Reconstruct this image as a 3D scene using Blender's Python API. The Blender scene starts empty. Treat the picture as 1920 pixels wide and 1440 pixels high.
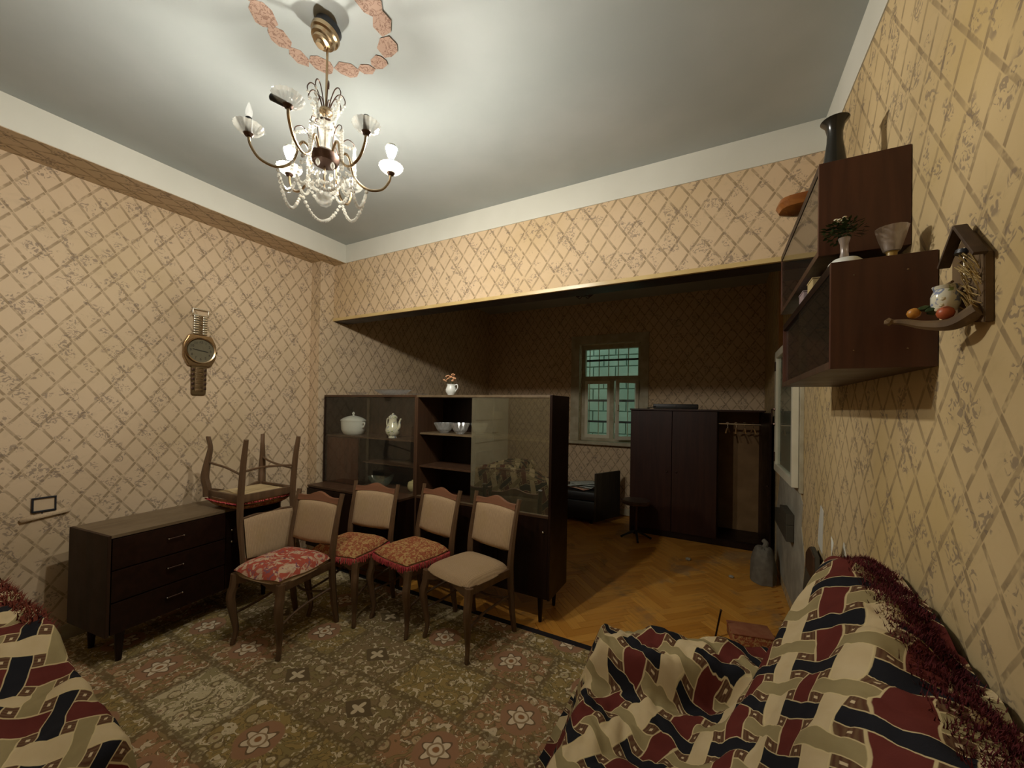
import bpy, bmesh, math, random
from mathutils import Vector, Matrix, noise as mnoise
random.seed(7)
PI = math.pi
R = math.radians
sc = bpy.context.scene
col = sc.collection

# ------------------------------------------------------------------ camera, world, exposure
F_PX, CY = 725.565, 756.5
PITCH, ROLL, YAW = 0.0112, 0.0184, 0.4898
fw = Vector((-math.sin(YAW) * math.cos(PITCH), math.cos(YAW) * math.cos(PITCH), math.sin(PITCH)))
rt = Vector((math.cos(YAW), math.sin(YAW), 0))
up = rt.cross(fw)
rt2 = rt * math.cos(ROLL) + up * math.sin(ROLL)
up2 = -rt * math.sin(ROLL) + up * math.cos(ROLL)
cd = bpy.data.cameras.new('camera')
cam = bpy.data.objects.new('camera', cd)
col.objects.link(cam)
cam.matrix_world = Matrix(((rt2.x, up2.x, -fw.x, 0), (rt2.y, up2.y, -fw.y, 0), (rt2.z, up2.z, -fw.z, 1.5), (0, 0, 0, 1)))
cd.sensor_width = 36
cd.lens = F_PX / 1920 * 36
cd.shift_y = (CY - 720) / 1920
cd.clip_start = 0.02
sc.camera = cam
w = bpy.data.worlds.new('night_sky')
sc.world = w
w.use_nodes = True
w.node_tree.nodes['Background'].inputs[0].default_value = (0.50, 0.64, 0.55, 1)
w.node_tree.nodes['Background'].inputs[1].default_value = 0.22
sc.view_settings.view_transform = 'Standard'
sc.view_settings.look = 'None'
sc.view_settings.gamma = 1
sc.view_settings.use_curve_mapping = False
sc.view_settings.exposure = 2.75
BULB = 330.0        # emission of the two lit bulbs

# ------------------------------------------------------------------ room dimensions (metres)
XL, XF, XB, XR = -3.6, -3.46, -3.292, 0.50      # left wall, left wall of far bay, beam face, right wall
YB, YP, YD, YE = -1.7, 2.45, 2.602, 5.65        # wall behind the camera, pilaster, lintel, far wall
ZC, ZS, ZL = 3.09, 2.912, 2.372                 # ceiling, band bottom, lintel bottom


# ------------------------------------------------------------------ node helper
class V:
    def __init__(s, g, k): s.g, s.k = g, k
    def __add__(s, o): return s.g.m('ADD', s, o)
    __radd__ = __add__
    def __sub__(s, o): return s.g.m('SUBTRACT', s, o)
    def __rsub__(s, o): return s.g.m('SUBTRACT', o, s)
    def __mul__(s, o): return s.g.m('MULTIPLY', s, o)
    __rmul__ = __mul__
    def __truediv__(s, o): return s.g.m('DIVIDE', s, o)
    def __lt__(s, o): return s.g.m('LESS_THAN', s, o)
    def __gt__(s, o): return s.g.m('GREATER_THAN', s, o)
    def frac(s): return s.g.m('FRACT', s)
    def floor(s): return s.g.m('FLOOR', s)
    def abs(s): return s.g.m('ABSOLUTE', s)
    def max(s, o): return s.g.m('MAXIMUM', s, o)
    def min(s, o): return s.g.m('MINIMUM', s, o)
    def inv(s): return s.g.m('SUBTRACT', 1.0, s)
    def mod2(s): return s.g.m('FLOORED_MODULO', s, 2.0)


class G:
    def __init__(s, name, rough=0.5, color=None, metal=0.0, spec=0.5):
        s.mat = bpy.data.materials.new(name)
        s.mat.use_nodes = True
        s.nt = s.mat.node_tree
        s.b = s.nt.nodes['Principled BSDF']
        s.out = s.nt.nodes['Material Output']
        s.b.inputs['Roughness'].default_value = rough
        s.b.inputs['Metallic'].default_value = metal
        s.b.inputs['Specular IOR Level'].default_value = spec
        if color: s.b.inputs['Base Color'].default_value = (*color, 1)
    def new(s, t): return s.nt.nodes.new(t)
    def put(s, inp, v):
        if isinstance(v, V): s.nt.links.new(v.k, inp)
        elif isinstance(v, (tuple, list)) and len(v) == 3 and inp.type == 'RGBA': inp.default_value = (*v, 1)
        else: inp.default_value = v
    def m(s, op, *a, clamp=False):
        n = s.new('ShaderNodeMath'); n.operation = op; n.use_clamp = clamp
        for i, x in enumerate(a): s.put(n.inputs[i], x)
        return V(s, n.outputs[0])
    def step(s, v, lo, hi):
        n = s.new('ShaderNodeMapRange'); n.interpolation_type = 'SMOOTHSTEP'
        s.put(n.inputs[0], v); n.inputs[1].default_value = lo; n.inputs[2].default_value = hi
        return V(s, n.outputs[0])
    def uv(s):
        n = s.new('ShaderNodeUVMap'); x = s.new('ShaderNodeSeparateXYZ')
        s.nt.links.new(n.outputs[0], x.inputs[0])
        return V(s, x.outputs[0]), V(s, x.outputs[1])
    def coord(s, kind='Object'):
        n = s.new('ShaderNodeTexCoord'); return V(s, n.outputs[kind])
    def pos(s): return V(s, s.new('ShaderNodeNewGeometry').outputs['Position'])
    def sep(s, v):
        x = s.new('ShaderNodeSeparateXYZ'); s.nt.links.new(v.k, x.inputs[0])
        return [V(s, x.outputs[i]) for i in range(3)]
    def vec(s, a, b, c=0.0):
        n = s.new('ShaderNodeCombineXYZ')
        for i, x in enumerate((a, b, c)): s.put(n.inputs[i], x)
        return V(s, n.outputs[0])
    def scale(s, v, t):
        n = s.new('ShaderNodeVectorMath'); n.operation = 'MULTIPLY'
        s.put(n.inputs[0], v); n.inputs[1].default_value = t
        return V(s, n.outputs[0])
    def noise(s, v, scale, detail=2, dist=0.0, rough=0.5):
        n = s.new('ShaderNodeTexNoise'); s.put(n.inputs['Vector'], v)
        n.inputs['Scale'].default_value = scale; n.inputs['Detail'].default_value = detail
        n.inputs['Distortion'].default_value = dist; n.inputs['Roughness'].default_value = rough
        return V(s, n.outputs[0])
    def voro(s, v, scale, feature='F1', rnd=1.0):
        n = s.new('ShaderNodeTexVoronoi'); n.feature = feature; s.put(n.inputs['Vector'], v)
        n.inputs['Scale'].default_value = scale; n.inputs['Randomness'].default_value = rnd
        return V(s, n.outputs['Distance'])
    def wn(s, v):
        n = s.new('ShaderNodeTexWhiteNoise'); n.noise_dimensions = '3D'; s.put(n.inputs['Vector'], v)
        return V(s, n.outputs['Value'])
    def rand(s): return V(s, s.new('ShaderNodeObjectInfo').outputs['Random'])
    def mix(s, f, a, b):
        n = s.new('ShaderNodeMix'); n.data_type = 'RGBA'
        s.put(n.inputs[0], f); s.put(n.inputs[6], a); s.put(n.inputs[7], b)
        return V(s, n.outputs[2])
    def ramp(s, f, stops, mode='LINEAR'):
        n = s.new('ShaderNodeValToRGB'); n.color_ramp.interpolation = mode
        e = n.color_ramp.elements
        while len(e) < len(stops): e.new(0.5)
        for i, (p, c) in enumerate(stops): e[i].position = p; e[i].color = (*c, 1)
        s.put(n.inputs[0], f)
        return V(s, n.outputs[0])
    def color(s, v): s.put(s.b.inputs['Base Color'], v); return s
    def rough(s, v): s.put(s.b.inputs['Roughness'], v); return s
    def bump(s, h, strength=0.3, dist=0.01):
        n = s.new('ShaderNodeBump'); s.put(n.inputs['Height'], h)
        n.inputs['Strength'].default_value = strength; n.inputs['Distance'].default_value = dist
        s.nt.links.new(n.outputs[0], s.b.inputs['Normal']); return s


# ------------------------------------------------------------------ materials
def wallpaper(name, ou, ov, base, yellow):
    g = G(name, 0.75, spec=0.2)
    u, v = g.uv()
    W, H = 0.126, 0.177
    u0, v0 = u - ou, v - ov
    wob = (g.noise(g.vec(u, v), 14, 2) - 0.5) * 0.045
    a = u0 / W + v0 / H + wob
    b = u0 / W - v0 / H + wob
    fa, fb = (a + 0.5).frac() - 0.5, (b + 0.5).frac() - 0.5
    par = ((a + 0.5).floor() + (b + 0.5).floor()).mod2()
    par2 = par.inv()
    la = g.step(fa.abs(), 0.078, 0.050)         # stick running along b
    lb = g.step(fb.abs(), 0.078, 0.050)
    cuta = g.step(fb.abs(), 0.11, 0.085) * par   # the stick that dives under stops short of the crossing
    cutb = g.step(fa.abs(), 0.11, 0.085) * par2
    la = la * cuta.inv(); lb = lb * cutb.inv()
    sh_a = 0.45 + b.frac() * 0.55
    sh_b = 0.45 + a.frac() * 0.55
    stick = (la * sh_a).max(lb * sh_b)
    P = g.vec(u, v)
    stick = stick * g.step(g.noise(P, 30, 2), 0.25, 0.5)
    big = g.step(g.noise(P, 9.0, 1), 0.52, 0.58)
    leaf = g.step(g.noise(P, 30, 1, 2.6), 0.54, 0.60)
    bud = g.step(g.voro(P, 30), 0.36, 0.24)
    flower = (leaf.max(bud * g.step(g.noise(P, 21, 1), 0.52, 0.58))) * big
    pale = g.step(g.noise(P, 16, 3, 1.0), 0.55, 0.72)
    stain = g.step(g.noise(P, 1.3, 4), 0.42, 0.72)
    c = g.mix(pale * 0.35, base, tuple(x * 0.80 for x in base))
    c = g.mix(stain * 0.55, c, yellow)
    c = g.mix(stick * 0.85, c, (0.235, 0.165, 0.088))
    c = g.mix(flower * 0.62, c, (0.175, 0.130, 0.100))
    g.color(c)
    g.bump(g.noise(P, 60, 2) + stick * 0.4, 0.12, 0.004)
    return g.mat


BASE = (0.60, 0.455, 0.30)
M_PAPER_L = wallpaper('wallpaper_trellis', 0.592, 2.397, BASE, (0.47, 0.355, 0.20))
M_PAPER_X = wallpaper('wallpaper_trellis_cross', -1.052, 2.832, (0.62, 0.46, 0.295), (0.52, 0.37, 0.19))
M_PAPER_R = wallpaper('wallpaper_trellis_yellow', 1.335, 1.591, (0.59, 0.44, 0.235), (0.47, 0.33, 0.115))  # same trellis print on a yellower ground


def plain(name, c1, c2, scale=4, rough=0.6, detail=4, spec=0.3, bump=0.0):
    g = G(name, rough, spec=spec)
    P = g.pos()
    g.color(g.mix(g.step(g.noise(P, scale, detail), 0.3, 0.75), c1, c2))
    if bump: g.bump(g.noise(P, scale * 12, 3), bump, 0.004)
    return g.mat


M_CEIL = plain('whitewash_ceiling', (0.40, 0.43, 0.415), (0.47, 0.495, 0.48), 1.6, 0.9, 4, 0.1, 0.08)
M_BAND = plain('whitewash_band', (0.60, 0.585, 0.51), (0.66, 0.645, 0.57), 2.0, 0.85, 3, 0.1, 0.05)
M_PLASTER = plain('bare_plaster', (0.30, 0.28, 0.22), (0.42, 0.39, 0.31), 7, 0.9, 5, 0.1, 0.3)
M_WHITEPAINT = plain('cream_oil_paint', (0.62, 0.57, 0.42), (0.70, 0.65, 0.50), 6, 0.4, 4, 0.4, 0.05)
M_OLDPAINT = plain('dirty_cream_paint', (0.36, 0.31, 0.20), (0.48, 0.43, 0.30), 9, 0.55, 4, 0.3, 0.1)
M_ORANGE = plain('varnished_pine', (0.42, 0.23, 0.085), (0.52, 0.31, 0.13), 8, 0.4)
M_GOLD = plain('varnished_batten', (0.50, 0.35, 0.14), (0.60, 0.45, 0.20), 5, 0.28, 3, 0.6)


def wood(name, c1, c2, rough=0.35, axis=2, sc_=9.0, spec=0.45):
    g = G(name, rough, spec=spec)
    P = g.coord()
    st = [14.0, 14.0, 14.0]; st[axis] = 1.2
    n = g.noise(g.scale(P, tuple(st)), sc_ / 6, 4, 0.8)
    n2 = g.noise(P, 3, 3)
    g.color(g.mix(n2 * 0.4, g.mix(g.step(n, 0.3, 0.7), c1, c2), c1))
    g.rough(g.noise(P, 8, 3) * 0.25 + (rough - 0.1))
    return g.mat


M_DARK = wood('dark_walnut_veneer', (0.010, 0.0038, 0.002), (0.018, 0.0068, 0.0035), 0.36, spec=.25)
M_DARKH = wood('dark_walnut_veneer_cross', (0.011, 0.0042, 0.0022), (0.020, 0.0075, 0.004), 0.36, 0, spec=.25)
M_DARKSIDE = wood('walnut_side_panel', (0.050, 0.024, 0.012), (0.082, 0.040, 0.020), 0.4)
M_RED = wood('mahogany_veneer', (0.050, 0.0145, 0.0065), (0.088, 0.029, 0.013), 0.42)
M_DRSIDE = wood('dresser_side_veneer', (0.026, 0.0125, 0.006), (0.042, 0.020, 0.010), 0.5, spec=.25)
M_WARD = wood('wardrobe_mahogany', (0.024, 0.0065, 0.003), (0.042, 0.013, 0.006), 0.45, spec=.3)
M_TOP = wood('worn_dusty_veneer', (0.115, 0.078, 0.042), (0.17, 0.122, 0.07), 0.4, 1)
M_CHAIR = wood('chair_beech_stain', (0.085, 0.048, 0.024), (0.145, 0.082, 0.042), 0.38)
M_RAIL = wood('chair_top_rail_stain', (0.18, 0.078, 0.042), (0.26, 0.115, 0.06), 0.35, 0)
M_PALEPLY = plain('raw_underseat_board', (0.45, 0.34, 0.18), (0.52, 0.40, 0.22), 8, 0.8)
M_BLACK = G('black_leatherette', 0.45, (0.012, 0.010, 0.009)).mat
M_METALDK = G('dark_bronze', 0.35, (0.10, 0.06, 0.045), 0.9).mat
M_BRASS = G('aged_brass', 0.25, (0.42, 0.31, 0.19), 1.0).mat
M_STEEL = G('bright_steel', 0.22, (0.72, 0.68, 0.58), 1.0).mat
M_BLACKPL = G('black_plastic', 0.4, (0.012, 0.014, 0.020)).mat


def glass(name, tint=(1, 1, 1), dust=0.03, ior=1.5, dustcol=(0.5, 0.5, 0.42)):
    g = G(name)
    t = g.new('ShaderNodeBsdfTransparent'); t.inputs[0].default_value = (*tint, 1)
    s = g.new('ShaderNodeBsdfGlossy'); s.inputs['Roughness'].default_value = 0.015
    lw = g.new('ShaderNodeLayerWeight'); lw.inputs[0].default_value = 0.5
    f0 = ((ior - 1) / (ior + 1)) ** 2
    fr_ = g.m('POWER', V(g, lw.outputs['Facing']), 5.0) * (1 - f0) + f0
    d = g.new('ShaderNodeBsdfDiffuse'); d.inputs[0].default_value = (*dustcol, 1)
    m1 = g.new('ShaderNodeMixShader'); m2 = g.new('ShaderNodeMixShader')
    g.nt.links.new(fr_.k, m1.inputs[0]); g.nt.links.new(t.outputs[0], m1.inputs[1]); g.nt.links.new(s.outputs[0], m1.inputs[2])
    m2.inputs[0].default_value = dust
    g.nt.links.new(m1.outputs[0], m2.inputs[1]); g.nt.links.new(d.outputs[0], m2.inputs[2])
    g.nt.links.new(m2.outputs[0], g.out.inputs[0])
    return g.mat


M_PANE = glass('sliding_pane', (0.95, 0.95, 0.92), 0.010, 1.5)
M_PANEDUSTY = glass('dusty_sliding_pane', (0.85, 0.85, 0.74), 0.05, 3.6, (0.42, 0.38, 0.24))
M_WINPANE = glass('window_pane', (0.92, 0.98, 0.96), 0.05)


def crystal(name, tr=0.42, gl=0.35, c=(0.86, 0.86, 0.82), tl=0.4):
    g = G(name)
    t = g.new('ShaderNodeBsdfTransparent')
    s = g.new('ShaderNodeBsdfGlossy'); s.inputs['Roughness'].default_value = 0.08
    d = g.new('ShaderNodeBsdfDiffuse'); d.inputs[0].default_value = (*c, 1)
    l = g.new('ShaderNodeBsdfTranslucent'); l.inputs[0].default_value = (*c, 1)
    ms = [g.new('ShaderNodeMixShader') for _ in range(3)]
    L = g.nt.links.new
    ms[0].inputs[0].default_value = tl; L(d.outputs[0], ms[0].inputs[1]); L(l.outputs[0], ms[0].inputs[2])
    ms[1].inputs[0].default_value = gl; L(ms[0].outputs[0], ms[1].inputs[1]); L(s.outputs[0], ms[1].inputs[2])
    ms[2].inputs[0].default_value = tr; L(ms[1].outputs[0], ms[2].inputs[1]); L(t.outputs[0], ms[2].inputs[2])
    L(ms[2].outputs[0], g.out.inputs[0])
    return g.mat


M_CRYSTAL = crystal('cut_crystal', .55, .45, (.42, .41, .36))
M_PAN = crystal('clear_drip_pan', .66, .5, (.42, .41, .36), .3)
M_BEAD = crystal('crystal_bead', 0.30, 0.50, (0.45, 0.43, 0.37))
M_CUTGLASS = crystal('cut_glass_dish', 0.60, 0.5, (0.80, 0.82, 0.80))
M_THINGLASS = crystal('thin_drinking_glass', 0.80, 0.7, (0.8, 0.8, 0.78))
M_SMOKEGLASS = crystal('frosted_lilac_glass', 0.35, 0.2, (0.55, 0.46, 0.40))
M_GREENGLASS = crystal('green_tinted_glass', 0.62, 0.5, (0.42, 0.52, 0.40))

g = G('lit_bulb'); em = g.new('ShaderNodeEmission')
em.inputs[0].default_value = (1.0, 0.96, 0.86, 1); em.inputs[1].default_value = BULB
g.nt.links.new(em.outputs[0], g.out.inputs[0]); M_BULB = g.mat

# upholstery
g = G('tan_ribbed_upholstery', 0.9, spec=0.15)
P = g.coord(); x, y, z = g.sep(P)
rib = g.m('SINE', x * 620.0) * 0.5 + 0.5
nn = g.noise(g.scale(P, (1, 1, .12)), 160, 3)
c = g.mix(nn, (0.36, 0.245, 0.14), (0.55, 0.395, 0.24))
c = g.mix(rib * 0.35, c, (0.22, 0.145, 0.08))
c = g.mix(g.step(g.noise(P, 5, 3), 0.5, 0.8) * 0.3, c, (0.35, 0.24, 0.09))
g.color(c).bump(rib + nn, 0.25, 0.002); M_FABRIC = g.mat


def cushion_mat(name, ground, light, dark, scale):
    g = G(name, 0.95, spec=0.1)
    P = g.coord()
    n = g.noise(P, scale, 3, 1.6)
    v = g.voro(P, scale * 0.6)
    ring = g.step((v - 0.34).abs(), 0.09, 0.04)
    c = g.mix(g.step(n, 0.50, 0.58), ground, light)
    c = g.mix(ring * 0.8, c, light)
    c = g.mix(g.step(g.noise(P, scale * 1.3, 2, 2.0), 0.60, 0.66), c, dark)
    g.color(c).bump(g.noise(P, 240, 2), 0.3, 0.002)
    return g.mat


M_CUSH1 = cushion_mat('red_cream_brocade', (0.40, 0.085, 0.055), (0.55, 0.40, 0.27), (0.22, 0.10, 0.13), 15)
M_CUSH2 = cushion_mat('rust_gold_brocade', (0.33, 0.105, 0.050), (0.48, 0.30, 0.12), (0.20, 0.05, 0.03), 34)
M_FRINGE = plain('crimson_fringe', (0.38, 0.035, 0.055), (0.48, 0.10, 0.07), 30, 0.9)

# carpet
g = G('patterned_wool_carpet', 0.95, spec=0.08)
P = g.coord(); x, y, z = g.sep(P)
x = x + 1.302; y = y - 1.69
wv = (g.noise(P, 9, 2) - 0.5) * 0.03
x = x + wv; y = y + (g.noise(P, 11, 2) - 0.5) * 0.03
TW, TH = 0.48, 0.34
row = (y / TH + 0.5).floor()
xx = x / TW + 0.5 + row.mod2() * 0.5
cid = g.vec(xx.floor(), row, 3.0)
rnd = g.wn(cid)
fx = (xx.frac() - 0.5) * TW; fy = ((y / TH + 0.5).frac() - 0.5) * TH
rr = g.m('SQRT', fx * fx + fy * fy); th = g.m('ARCTAN2', fy, fx)
ground = g.ramp(rnd, [(0, (0.235, 0.128, 0.070)), (0.28, (0.215, 0.155, 0.060)), (0.55, (0.36, 0.31, 0.20)), (0.70, (0.155, 0.112, 0.062)), (0.88, (0.28, 0.22, 0.12))], 'CONSTANT')
n1 = g.noise(P, 10, 2, 2.6); n2 = g.noise(P, 24, 2, 1.6)
blob = g.voro(P, 10)
c = g.mix(g.step(n1, 0.50, 0.54), ground, g.mix(0.72, ground, (0.15, 0.125, 0.055)))
c = g.mix(g.step((n1 - 0.52).abs(), 0.030, 0.012) * 0.75, c, (0.075, 0.052, 0.026))
c = g.mix(g.step(blob, 0.30, 0.26) * 0.55, c, (0.40, 0.33, 0.21))
c = g.mix(g.step((blob - 0.30).abs(), 0.05, 0.03) * 0.7, c, (0.085, 0.058, 0.030))
c = g.mix(g.step(blob, 0.12, 0.09) * 0.8, c, (0.13, 0.065, 0.04))
c = g.mix(g.step(n2, 0.58, 0.61) * 0.8, c, (0.46, 0.40, 0.29))
c = g.mix(g.step((n2 - 0.58).abs(), 0.022, 0.010) * 0.7, c, (0.07, 0.05, 0.025))
pet = 0.058 + g.m('COSINE', th * 6.0) * 0.014
isf = (rnd < 0.5)
pm = g.step(rr - pet, 0.004, -0.002)
c = g.mix(g.step(rr, 0.105, 0.095) * isf, c, (0.215, 0.115, 0.070))
c = g.mix(pm * isf, c, (0.47, 0.40, 0.30))
c = g.mix(g.step((rr - pet).abs(), 0.007, 0.003) * isf, c, (0.10, 0.065, 0.04))
c = g.mix(g.step((rr - 0.034).abs(), 0.006, 0.003) * isf, c, (0.22, 0.15, 0.09))
c = g.mix(g.step(rr, 0.018, 0.012) * isf, c, (0.20, 0.09, 0.04))
dia = fx.abs() * 0.75 + fy.abs()
isd = (rnd > 0.72)
c = g.mix(g.step(dia, 0.075, 0.068) * isd, c, (0.075, 0.055, 0.032))
c = g.mix(g.step((rr - (0.030 + g.m('COSINE', th * 4.0) * 0.014)), 0.003, -0.003) * isd, c, (0.40, 0.34, 0.24))
ed = (fx.abs() * -1.0 + TW / 2).min(fy.abs() * -1.0 + TH / 2)
c = g.mix(g.step(ed, 0.022, 0.016) * 0.75, c, (0.085, 0.062, 0.032))
chain = g.step(g.voro(P, 44), 0.40, 0.28) * g.step(ed, 0.024, 0.018)
c = g.mix(chain * 0.7, c, (0.30, 0.25, 0.15))
c = g.mix(g.noise(P, 2.2, 3) * 0.30, c, (0.16, 0.115, 0.05))
bc = g.new('ShaderNodeMixRGB'); bc.blend_type = 'MULTIPLY'; bc.inputs[0].default_value = 1; g.put(bc.inputs[1], c); bc.inputs[2].default_value = (1.75, 1.7, 1.6, 1); c = V(g, bc.outputs[0])
g.color(c).bump(g.noise(P, 300, 2), 0.5, 0.004); M_CARPET = g.mat
M_CARPETEDGE = G('carpet_binding', 0.95, (0.022, 0.018, 0.020), spec=0.1).mat

# woven-look throw
g = G('basket_weave_throw', 0.85, spec=0.2)
u, v = g.uv()
wob = (g.noise(g.vec(u, v), 5, 2) - 0.5) * 0.16
u = u * 7.8 + wob * 0.6; v = v * 13.0 + wob
fu, fv = u.frac() - 0.5, v.frac() - 0.5
iu, iv = u.floor(), v.floor()
HW = 0.30
inu, inv_ = fu.abs() < HW, fv.abs() < HW
both = inu * inv_
par = (iu + iv).mod2()
isU = inu * (both * par).inv()
isV = inv_ * (both * par.inv()).inv()
Pn = g.vec(u, v)
shade = g.noise(Pn, 1.6, 3)
cu = g.mix(iu.mod2(), g.mix(shade, (0.50, 0.375, 0.20), (0.62, 0.50, 0.31)), g.mix(shade, (0.085, 0.014, 0.011), (0.145, 0.028, 0.019)))
cv = g.mix(iv.mod2(), (0.010, 0.010, 0.014), g.mix(shade, (0.24, 0.185, 0.085), (0.35, 0.28, 0.14)))
strip = g.m('SINE', u * 70.0) * 0.5 + 0.5
gap = g.mix(strip * 0.6, (0.095, 0.040, 0.020), (0.17, 0.105, 0.05))
du = ((u).frac() - 0.5).abs(); dv = ((v).frac() - 0.5).abs()
dot = g.step(((0.5 - du) * 1.0).max(0.5 - dv), 0.055, 0.035)
gap = g.mix(dot, gap, (0.60, 0.48, 0.30))
c = g.mix(isV, g.mix(isU, gap, cu), cv)
lineU = g.step((fu.abs() - HW).abs(), 0.028, 0.012) * (inv_ * par).inv()
lineV = g.step((fv.abs() - HW).abs(), 0.028, 0.012) * (inu * par.inv()).inv()
c = g.mix(lineU.max(lineV) * 0.85, c, (0.62, 0.50, 0.27))
g.color(c).bump(g.noise(Pn, 60, 2) * 0.4 + isU.max(isV), 0.35, 0.004); M_THROW = g.mat
M_THROWFRINGE = plain('maroon_plush_fringe', (0.075, 0.010, 0.014), (0.13, 0.022, 0.022), 40, 0.95)
M_SOFA = plain('brown_sofa_cloth', (0.05, 0.028, 0.02), (0.07, 0.04, 0.028), 20, 0.9)

# parquet
g = G('oak_parquet', 0.38, spec=0.4)
P = g.coord(); W_ = g.pos()
gr = g.noise(g.scale(P, (2.0, 30.0, 1)), 2.5, 3, 0.6)
c = g.mix(g.rand(), (0.56, 0.235, 0.032), (0.74, 0.36, 0.066))
c = g.mix(g.step(gr, 0.45, 0.75) * 0.5, c, (0.33, 0.13, 0.028))
dust = g.step(g.noise(W_, 1.7, 5, 0.4, 0.65), 0.54, 0.64)
c = g.mix(dust * 0.5, c, (0.24, 0.19, 0.12))
g.color(c).rough(dust * 0.35 + 0.36); M_PARQ = g.mat

M_PORC = G('white_porcelain', 0.18, (0.72, 0.74, 0.70)).mat
g = G('floral_porcelain', 0.15)
P = g.coord()
c = g.mix(g.step(g.noise(P, 42, 2, 1.0), 0.60, 0.66), (0.78, 0.76, 0.62), (0.24, 0.28, 0.42))
c = g.mix(g.step(g.noise(P, 30, 2, 1.0), 0.63, 0.68), c, (0.30, 0.36, 0.12))
g.color(c); M_PORCF = g.mat
M_LEAF = plain('dark_green_leaf', (0.020, 0.040, 0.010), (0.05, 0.075, 0.02), 60, 0.6)
M_PEACH = plain('peach_petal', (0.62, 0.30, 0.15), (0.72, 0.42, 0.24), 60, 0.7)
M_WHITEFL = G('white_petal', 0.7, (0.75, 0.68, 0.48)).mat
M_VASE = G('black_glazed_ceramic', 0.22, (0.016, 0.014, 0.010)).mat
M_AMBER = wood('varnished_burl', (0.22, 0.07, 0.015), (0.34, 0.13, 0.03), 0.25, 0)
M_SMOKE = G('dark_slate_board', 0.7, (0.055, 0.045, 0.028)).mat


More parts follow.
